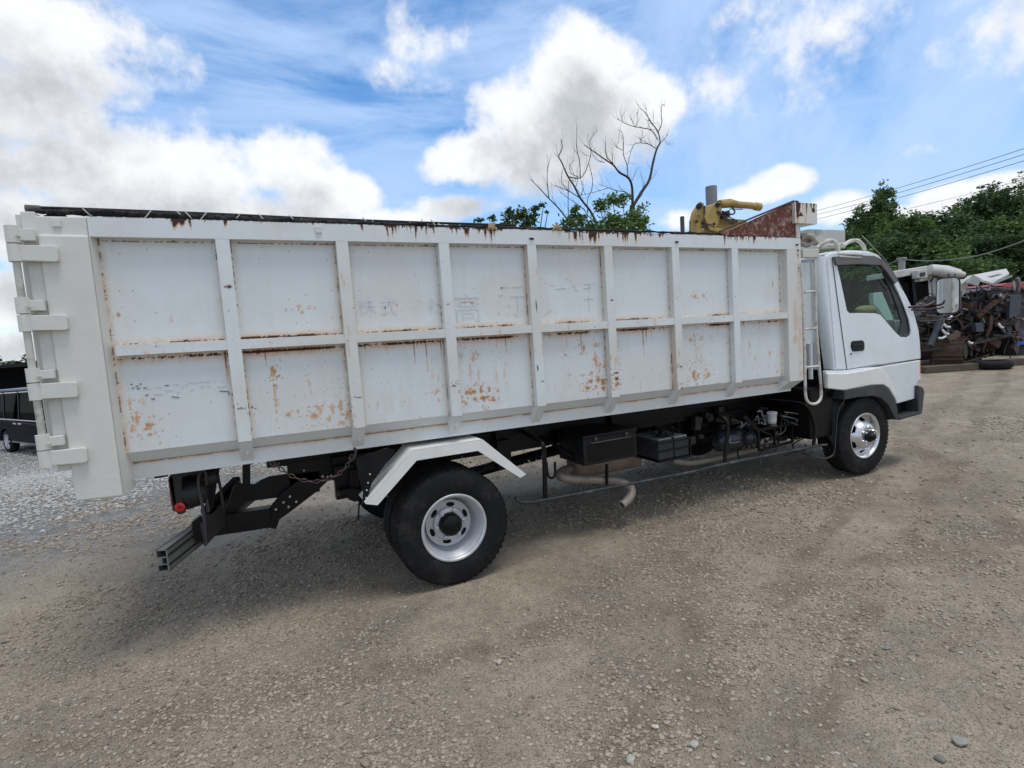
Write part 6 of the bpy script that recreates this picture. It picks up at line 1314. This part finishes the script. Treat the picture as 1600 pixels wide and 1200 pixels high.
# ------------------------------------------------------------------ the stripped crawler machine
DS = 14.6
sm = empty('scrap_machine', (D(1520, 560, DS).x, D(1520, 560, DS).y, 0), 'stripped crawler machine full of exposed pipes and engine parts under a raised white hood', 'scrap machine')
rn = random.Random(12)
def sp3(px_, py_, dd=0.): return D(px_, py_, DS + dd)
# core block keeps the pile from being see-through
quadbox([(1436,492),(1470,486),(1500,460),(1560,448),(1592,452),(1594,520),(1560,545),(1440,560)], DS + .55, DS + 1.7, M['oily'], 'engine_block', sm, .04)
mats_ = ['darkrust', 'oily', 'oily', 'bluesteel', 'steel', 'darkrust']
groups_ = {k: MB() for k in ('darkrust', 'oily', 'bluesteel', 'steel')}
for k in range(330):
    px_ = rn.uniform(1434, 1592); top = 486 if px_ < 1470 else 452; py_ = rn.uniform(top, 555 - (px_ - 1434) * .12); a = sp3(px_, py_, rn.uniform(-.15, .7)); mk = mats_[rn.randrange(6)]
    if rn.random() < .12: mk = 'steel'
    elif mk == 'steel': mk = 'oily'
    pts = [a]; dv = Vector((rn.uniform(-1, 1), rn.uniform(-.5, .5), rn.uniform(-1, 1))).normalized()
    for j in range(3): dv = (dv + Vector((rn.uniform(-.7, .7), rn.uniform(-.4, .4), rn.uniform(-.7, .7)))).normalized(); pts.append(pts[-1] + dv * rn.uniform(.06, .22))
    groups_[mk].tube(pts, rn.choice([.010, .014, .02, .03, .045]), 6, sub=3)
for k in range(90):
    px_ = rn.uniform(1440, 1590); a = sp3(px_, rn.uniform(470, 545), rn.uniform(.0, .6)); mk = rn.choice(['darkrust', 'oily', 'oily', 'bluesteel']); s_ = rn.uniform(.04, .15)
    groups_[mk].box(-s_, s_ * rn.uniform(.5, 1.5), -s_, s_, -s_ * rn.uniform(.4, 1.2), s_ * .6, Matrix.Translation(a) @ Matrix.Rotation(rn.uniform(-1, 1), 4, 'Y') @ Matrix.Rotation(rn.uniform(-1, 1), 4, 'Z'))
for k, nm in (('darkrust', 'rusty_pipe'), ('oily', 'oily_pipe'), ('bluesteel', 'blue_grey_pipe'), ('steel', 'bare_metal_pipe')): groups_[k].each(nm, M[k], sm, limit=60)
def sbeam(l, w, h, mat, name): 
    m = MB()
    for a, b_ in zip(l[:-1], l[1:]): m.beam(sp3(*a), sp3(*b_), w, h)
    return m.build(name, M[mat], sm, bevel=.01)
sbeam([(1432, 499, -.35), (1455, 499, -.35), (1475, 495, -.3), (1492, 488, -.2)], .05, .07, 'oily', 'bent_arm')
sbeam([(1470, 494, -.3), (1462, 520, -.35), (1454, 540, -.4)], .10, .10, 'bluesteel', 'hydraulic_strut'); sbeam([(1476, 492, -.2), (1470, 515, -.3)], .06, .06, 'steel', 'strut_rod')
sbeam([(1527, 495, -.2), (1550, 475, -.2), (1575, 462, -.1)], .07, .12, 'darkrust', 'rusty_beam'); sbeam([(1462, 495, -.3), (1520, 545, -.35)], .03, .05, 'oily', 'lower_rail')
sbeam([(1505, 438, .0), (1500, 462, -.1), (1503, 492, -.2)], .05, .05, 'oily', 'upright')
sbeam([(1438, 548, -.2), (1500, 541, -.3), (1585, 522, -.1)], .12, .06, 'oily', 'deck_rail')
quadbox([(1579,462),(1596,460),(1594,490),(1577,498)], DS - .3, DS - .2, M['bluesteel'], 'hanging_panel', sm, .005)
quadbox([(1524,505),(1536,504),(1538,518),(1526,519)], DS - .35, DS - .2, M['bluesteel'], 'small_box', sm, .01)
m = MB()
for k, (a, b_) in enumerate([((1474, 506), (1484, 511)), ((1472, 515), (1482, 522)), ((1466, 528), (1478, 525)), ((1480, 498), (1487, 494)), ((1560, 505), (1567, 512)), ((1513, 533), (1519, 536))]): m.tube([sp3(*a, -.4), sp3((a[0] + b_[0]) / 2, (a[1] + b_[1]) / 2 + 2, -.42), sp3(*b_, -.4)], .03, 8, sub=3)
m.each('bright_elbow', M['white'], sm)
quadbox([(1481,528),(1497,516),(1502,520),(1495,538),(1486,536)], DS - .35, DS - .25, M['timber'], 'tan_cover', sm, .005)
# raised white hood: a wide shallow lid seen from below left
hd_unused = [D(1496, 450, DS - .2), D(1512, 437, DS - .5), D(1573, 423, DS - .3), D(1577, 428, DS - .2), D(1574, 433, DS + .2), D(1548, 444, DS + .1), D(1535, 437, DS + .0), D(1518, 436, DS + .3)]
m = MB(); top = [D(1498, 447, DS - .4), D(1512, 434, DS + .5), D(1572, 422.5, DS + .6), D(1577, 430, DS - .1), D(1549, 445, DS - .5), D(1536, 441, DS - .6), D(1520, 432.5, DS - .2)]
m.add(top, [(0, 1, 6), (1, 2, 3, 4), (1, 4, 5, 6)]); ho_ = m.build('hood', M['oldwhite'], sm, fixn=False); md = ho_.modifiers.new('s', 'SOLIDIFY'); md.thickness = .05
m = MB(); m.tube([D(1549, 446, DS - .5), D(1560, 440, DS - .4), D(1580, 432, DS)], .03, 8); m.tube([D(1532, 447, DS - .5), D(1540, 453, DS - .5), D(1546, 452, DS - .5), D(1547, 445, DS - .5)], .02, 8, sub=3); m.build('hood_frame', M['steel'], ho_)
quadbox([(1512,442),(1520,432),(1532,440),(1528,447)], DS - .62, DS - .55, M['concrete'], 'hood_flap', ho_, .005)
quadbox([(1542,432),(1560,428),(1567,429),(1550,434)], DS - .4, DS - .38, M['concrete'], 'hood_vent', ho_, 0)
quadbox([(1498,448),(1512,435),(1516,440),(1506,460),(1499,472)], DS - .1, DS + .3, M['oldwhite'], 'hood_side', ho_, .01)
# crawler tracks with pads and rollers
def track(a, b_, dd, hgt, wid):
    def gp_(px_, py_): q = ray(px_, py_); t_ = (.16 - CAM.z) / q.z; return CAM + q * t_
    p0 = gp_(*a); p1 = gp_(*b_); d = (p1 - p0); d.z = 0; L_ = min(d.length, 3.4); d.normalize(); n_ = Vector((d.y, -d.x, 0)); p0 = p0 - n_ * wid / 2; z0 = .16
    t = MB(); r = hgt / 2; path = []
    for k in range(9): an_ = math.pi / 2 + math.pi * k / 8; path.append((r + r * math.cos(an_), r + r * math.sin(an_)))
    path += [(L_ * q, 0.) for q in (.2, .35, .5, .65, .8)]
    for k in range(9): an_ = -math.pi / 2 + math.pi * k / 8; path.append((L_ - r + r * math.cos(an_), r + r * math.sin(an_)))
    path += [(L_ * q, hgt) for q in (.8, .65, .5, .35, .2)]
    n = len(path); vs = [p0 + d * u + Vector((0, 0, v + z0 - p0.z)) + n_ * (s * wid / 2) for s in (-1, 1) for u, v in path]
    t.add(vs, [(i, (i + 1) % n, (i + 1) % n + n, i + n) for i in range(n)]); o = t.build('track', M['oily'], sm, fixn=False); md = o.modifiers.new('s', 'SOLIDIFY'); md.thickness = .04
    g = MB()
    tot = 0; pp_ = path + [path[0]]
    for i in range(n):
        (u0, v0), (u1, v1) = pp_[i], pp_[i + 1]; c = p0 + d * ((u0 + u1) / 2) + Vector((0, 0, (v0 + v1) / 2 + z0 - p0.z)); g.beam(c - n_ * wid / 2, c + n_ * wid / 2, .03, .10)
    g.each('track_pad', M['darkrust'], o)
    w = MB()
    for k in range(6): c = p0 + d * (r + (L_ - 2 * r) * k / 5) + Vector((0, 0, r * (.75 if 0 < k < 5 else 1) + z0 - p0.z)); rr = r * (.38 if 0 < k < 5 else .66); w.tube([c - n_ * wid * .52, c + n_ * wid * .52], rr, 14)
    w.each('track_roller', M['oily'], o)
track((1503, 569), (1592, 540), None, .62, .62); track((1440, 562), (1560, 528), None, .62, .5)
# timber blocks and tyre under the tracks, things of their own
def block(a, b_, dd, w, h, mat, name, label, group=None):
    p0 = D(*a, DS + dd); p1 = D(*b_, DS + dd); p0.z = p1.z = h / 2 + .0; m = MB(); m.beam(p0, p1, w, h); o = m.build(name, M[mat], None, bevel=.012); return tag(o, label, 'timber', group)
block((1438, 578), (1530, 576), -.45, .35, .16, 'timber', 'timber_block', 'long dark timber baulk lying under the left end of the crawler track', 'timbers under the crawler machine')
block((1560, 558), (1596, 552), -.2, .24, .17, 'timber', 'timber_block', 'thick brown log end lying under the right end of the crawler track', 'timbers under the crawler machine')
tc_ = D(1550, 567, DS - .55); m = MB(); m.lathe([(.0, .17), (.0, .34), (.04, .40), (.12, .42), (.18, .40), (.20, .34), (.20, .17), (.10, .19), (.0, .17)], (tc_.x, tc_.y, .0), 40, 'z'); o = m.build('loose_tyre', M['rubber'], None); tag(o, 'black tyre lying flat on the gravel beside the timber blocks', 'tyre')
# red and blue machine bodies at the right edge
rd = empty('parked_machine', (D(1600, 520, 18).x, D(1600, 520, 18).y, 0), 'machine with a faded red top and blue chassis at the right edge', 'machine')
quadbox([(1560,446),(1575,442),(1600,440),(1680,432),(1680,452),(1600,452),(1566,449)], 17, 19, M['redpaint'], 'red_top', rd)
quadbox([(1590,452),(1680,452),(1680,515),(1592,520)], 17.3, 18.8, M['oily'], 'engine_bay', rd)
quadbox([(1583,527),(1594,520),(1680,512),(1680,536),(1584,540)], 16.6, 18.6, M['bluepaint'], 'blue_chassis', rd)
quadbox([(1586,540),(1680,536),(1680,553),(1588,556)], 16.9, 18.4, M['oily'], 'wheels_base', rd)

# ------------------------------------------------------------------ minivan and shed at the left
gl = -.75
gp = D(12, 706, 16.4); gp.z = gl
van = empty('minivan', (gp.x, gp.y, gl), 'dark navy minivan with chrome door handles parked left of the truck', 'car')
X0 = gp.x; Yr = gp.y   # rear wheel centre; the van points to -y, its left flank faces +x
def vp(s, z): return (X0, Yr - s, gl + z)          # s = metres ahead of the rear wheel
def flank(name, pts, mat, x0, x1, par, bevel=.0, lean=0.):
    n = len(pts); vs = [(X0 - x0 + lean * max(0, z - .95) * (1 if x0 > -1 else -1), Yr - s, gl + z) for s, z in pts] + [(X0 - x1 + lean * max(0, z - .95), Yr - s, gl + z) for s, z in pts]
    m = MB(); m.add(vs, [tuple(range(n)), tuple(range(2 * n - 1, n - 1, -1))] + [(i, i + n, (i + 1) % n + n, (i + 1) % n) for i in range(n)]); return m.build(name, mat, par, bevel=bevel, seg=3)
arch = lambda c, r=.37: [(c + r * math.cos(t), .33 + r * math.sin(t)) for t in np.linspace(math.pi, 0, 9)]
bodyp = [(-.95, .35), (-.95, .95)] + [(-.93, 1.0), (3.75, .88), (3.80, .45), (3.7, .28)] + arch(2.80)[::-1] + arch(0)[::-1] + [(-.9, .28)]
vb = flank('body', bodyp, M['navy'], -1.78, 0, van, .09)
gh = flank('cabin', [(-.93, 1.0), (-.80, 1.70), (-.6, 1.80), (1.6, 1.85), (2.05, 1.78), (3.05, 1.02), (3.1, .93), (-.9, .98)], M['darkglass'], -1.70, -.06, van, .07, .10)
flank('roof', [(-.80, 1.74), (-.6, 1.83), (1.6, 1.88), (2.05, 1.81), (1.98, 1.76), (1.5, 1.80), (-.6, 1.76)], simple('van_roof', (.16, .20, .27), .3, var=.05), -1.62, -.14, van, .02)
for s0 in (-.1, .95, 2.05): flank('pillar', [(s0, .98), (s0 + .07, .98), (s0 + .02, 1.78), (s0 - .05, 1.78)], M['navy'], -.10, -.045, van, 0, .10)
flank('belt_trim', [(-.9, .985), (2.9, .955), (2.9, .975), (-.9, 1.01)], M['white'], -.02, .010, van); flank('drip_rail', [(-.7, 1.70), (1.7, 1.76), (1.7, 1.785), (-.7, 1.73)], M['chrome'], -.10, -.05, van, 0, .1)
flank('sill_trim', [(.45, .33), (2.35, .31), (2.35, .345), (.45, .37)], M['steel'], -.01, .01, van)
for s0 in (.78, 1.12): flank('door_handle', [(s0, .86), (s0 + .18, .86), (s0 + .18, .90), (s0, .90)], M['chrome'], .0, .035, van, .008)
for s0 in (0, 2.80):
    for xx, sg in ((.02, 1), (1.76, -1)):
        m = MB(); c = (X0, Yr - s0, gl + .33)
        x_ = X0 + xx; m.lathe([(x_, .22), (x_, .30), (x_ + sg * .03, .33), (x_ + sg * .18, .33), (x_ + sg * .2, .30)], (0, Yr - s0, gl + .33), 36, 'x'); w_ = m.build('wheel', M['rubber'], van)
        m = MB(); m.lathe([(x_ + sg * .004, .225), (x_ + sg * .02, .21), (x_ + sg * .05, .18)], (0, Yr - s0, gl + .33), 36, 'x')
        for k in range(6):
            t = 2 * math.pi * k / 6; m.beam((x_ + sg * .015, Yr - s0, gl + .33), (x_ + sg * .008, Yr - s0 + .215 * math.cos(t), gl + .33 + .215 * math.sin(t)), .045, .02, (1, 0, 0))
        m.build('rim', M['silver'], w_)
van.rotation_euler = (0, 0, R(34.2))
# dark shed beyond
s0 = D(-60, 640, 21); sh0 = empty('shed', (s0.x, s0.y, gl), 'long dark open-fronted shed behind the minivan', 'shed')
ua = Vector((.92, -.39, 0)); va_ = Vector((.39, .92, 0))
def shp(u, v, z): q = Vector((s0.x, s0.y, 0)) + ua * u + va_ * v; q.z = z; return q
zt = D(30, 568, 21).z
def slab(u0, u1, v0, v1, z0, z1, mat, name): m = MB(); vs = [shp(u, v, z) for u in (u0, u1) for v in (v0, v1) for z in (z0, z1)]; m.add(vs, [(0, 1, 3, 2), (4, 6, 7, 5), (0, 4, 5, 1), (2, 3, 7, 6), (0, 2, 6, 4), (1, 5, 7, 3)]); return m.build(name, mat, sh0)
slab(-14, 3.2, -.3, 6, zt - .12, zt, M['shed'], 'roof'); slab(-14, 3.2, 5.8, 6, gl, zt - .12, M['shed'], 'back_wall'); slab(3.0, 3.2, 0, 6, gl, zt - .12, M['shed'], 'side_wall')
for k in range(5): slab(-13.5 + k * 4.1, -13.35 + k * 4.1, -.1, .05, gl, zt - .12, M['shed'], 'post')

# ------------------------------------------------------------------ single larger stones in the foreground
v2, f2 = ico2()
stones = [(6,1003,.030,'dark flat stone at the left edge of the yard'),(180,1040,.028,'dark grey stone in the left foreground'),(538,915,.026,'rounded stone on the ground below the rear bumper beam'),(780,1035,.035,'pale grey broken stone in front of the rear wheel'),(1500,1160,.045,'largest grey stone in the lower right foreground'),(1385,1012,.030,'bluish stone in the right foreground'),(1085,1165,.034,'pale split stone near the bottom right of centre'),(1024,1139,.026,'small round white stone near the bottom centre'),(985,1190,.034,'pale stone at the bottom edge of the picture'),(570,1190,.036,'brown stone at the bottom edge left of centre'),(1350,1060,.028,'tan stone in the right foreground'),(1470,1185,.036,'dark stone beside the largest grey stone')]
for i, (a, b_, r, lb) in enumerate(stones):
    rs = np.random.RandomState(70 + i); d = ray(a, b_); t = -CAM.z / d.z; p = CAM + d * t; z = float(micro(p.x, p.y))
    dirs = rs.randn(9, 3); dirs /= np.linalg.norm(dirs, axis=1)[:, None]; v = v2.copy()
    for dd in dirs: k = v @ dd; v -= np.clip(k - .72, 0, 1)[:, None] * dd      # facets
    v *= r * .58 * np.array([1.25, .9, .6]) * (1 + .06 * rs.randn(3)); an_ = rs.rand() * 6; v[:, :2] = v[:, :2] @ np.array([[math.cos(an_), math.sin(an_)], [-math.sin(an_), math.cos(an_)]])
    me = mesh_np('stone', v, f2); o = link_obj('stone', me, simple('stone_%d' % i, ([c_ for w_, c_ in (('bluish', (.22, .225, .225)), ('dark', (.18, .168, .15)), ('pale', (.40, .375, .33)), ('white', (.50, .48, .44)), ('brown', (.27, .215, .16)), ('tan', (.34, .29, .22))) if w_ in lb] + [(.28, .265, .235)])[0], .85, var=.2, scale=40, bump=.4)); o.location = (p.x, p.y, z + r * .25)
    tag(o, lb, 'stone', 'larger stones lying on the yard')
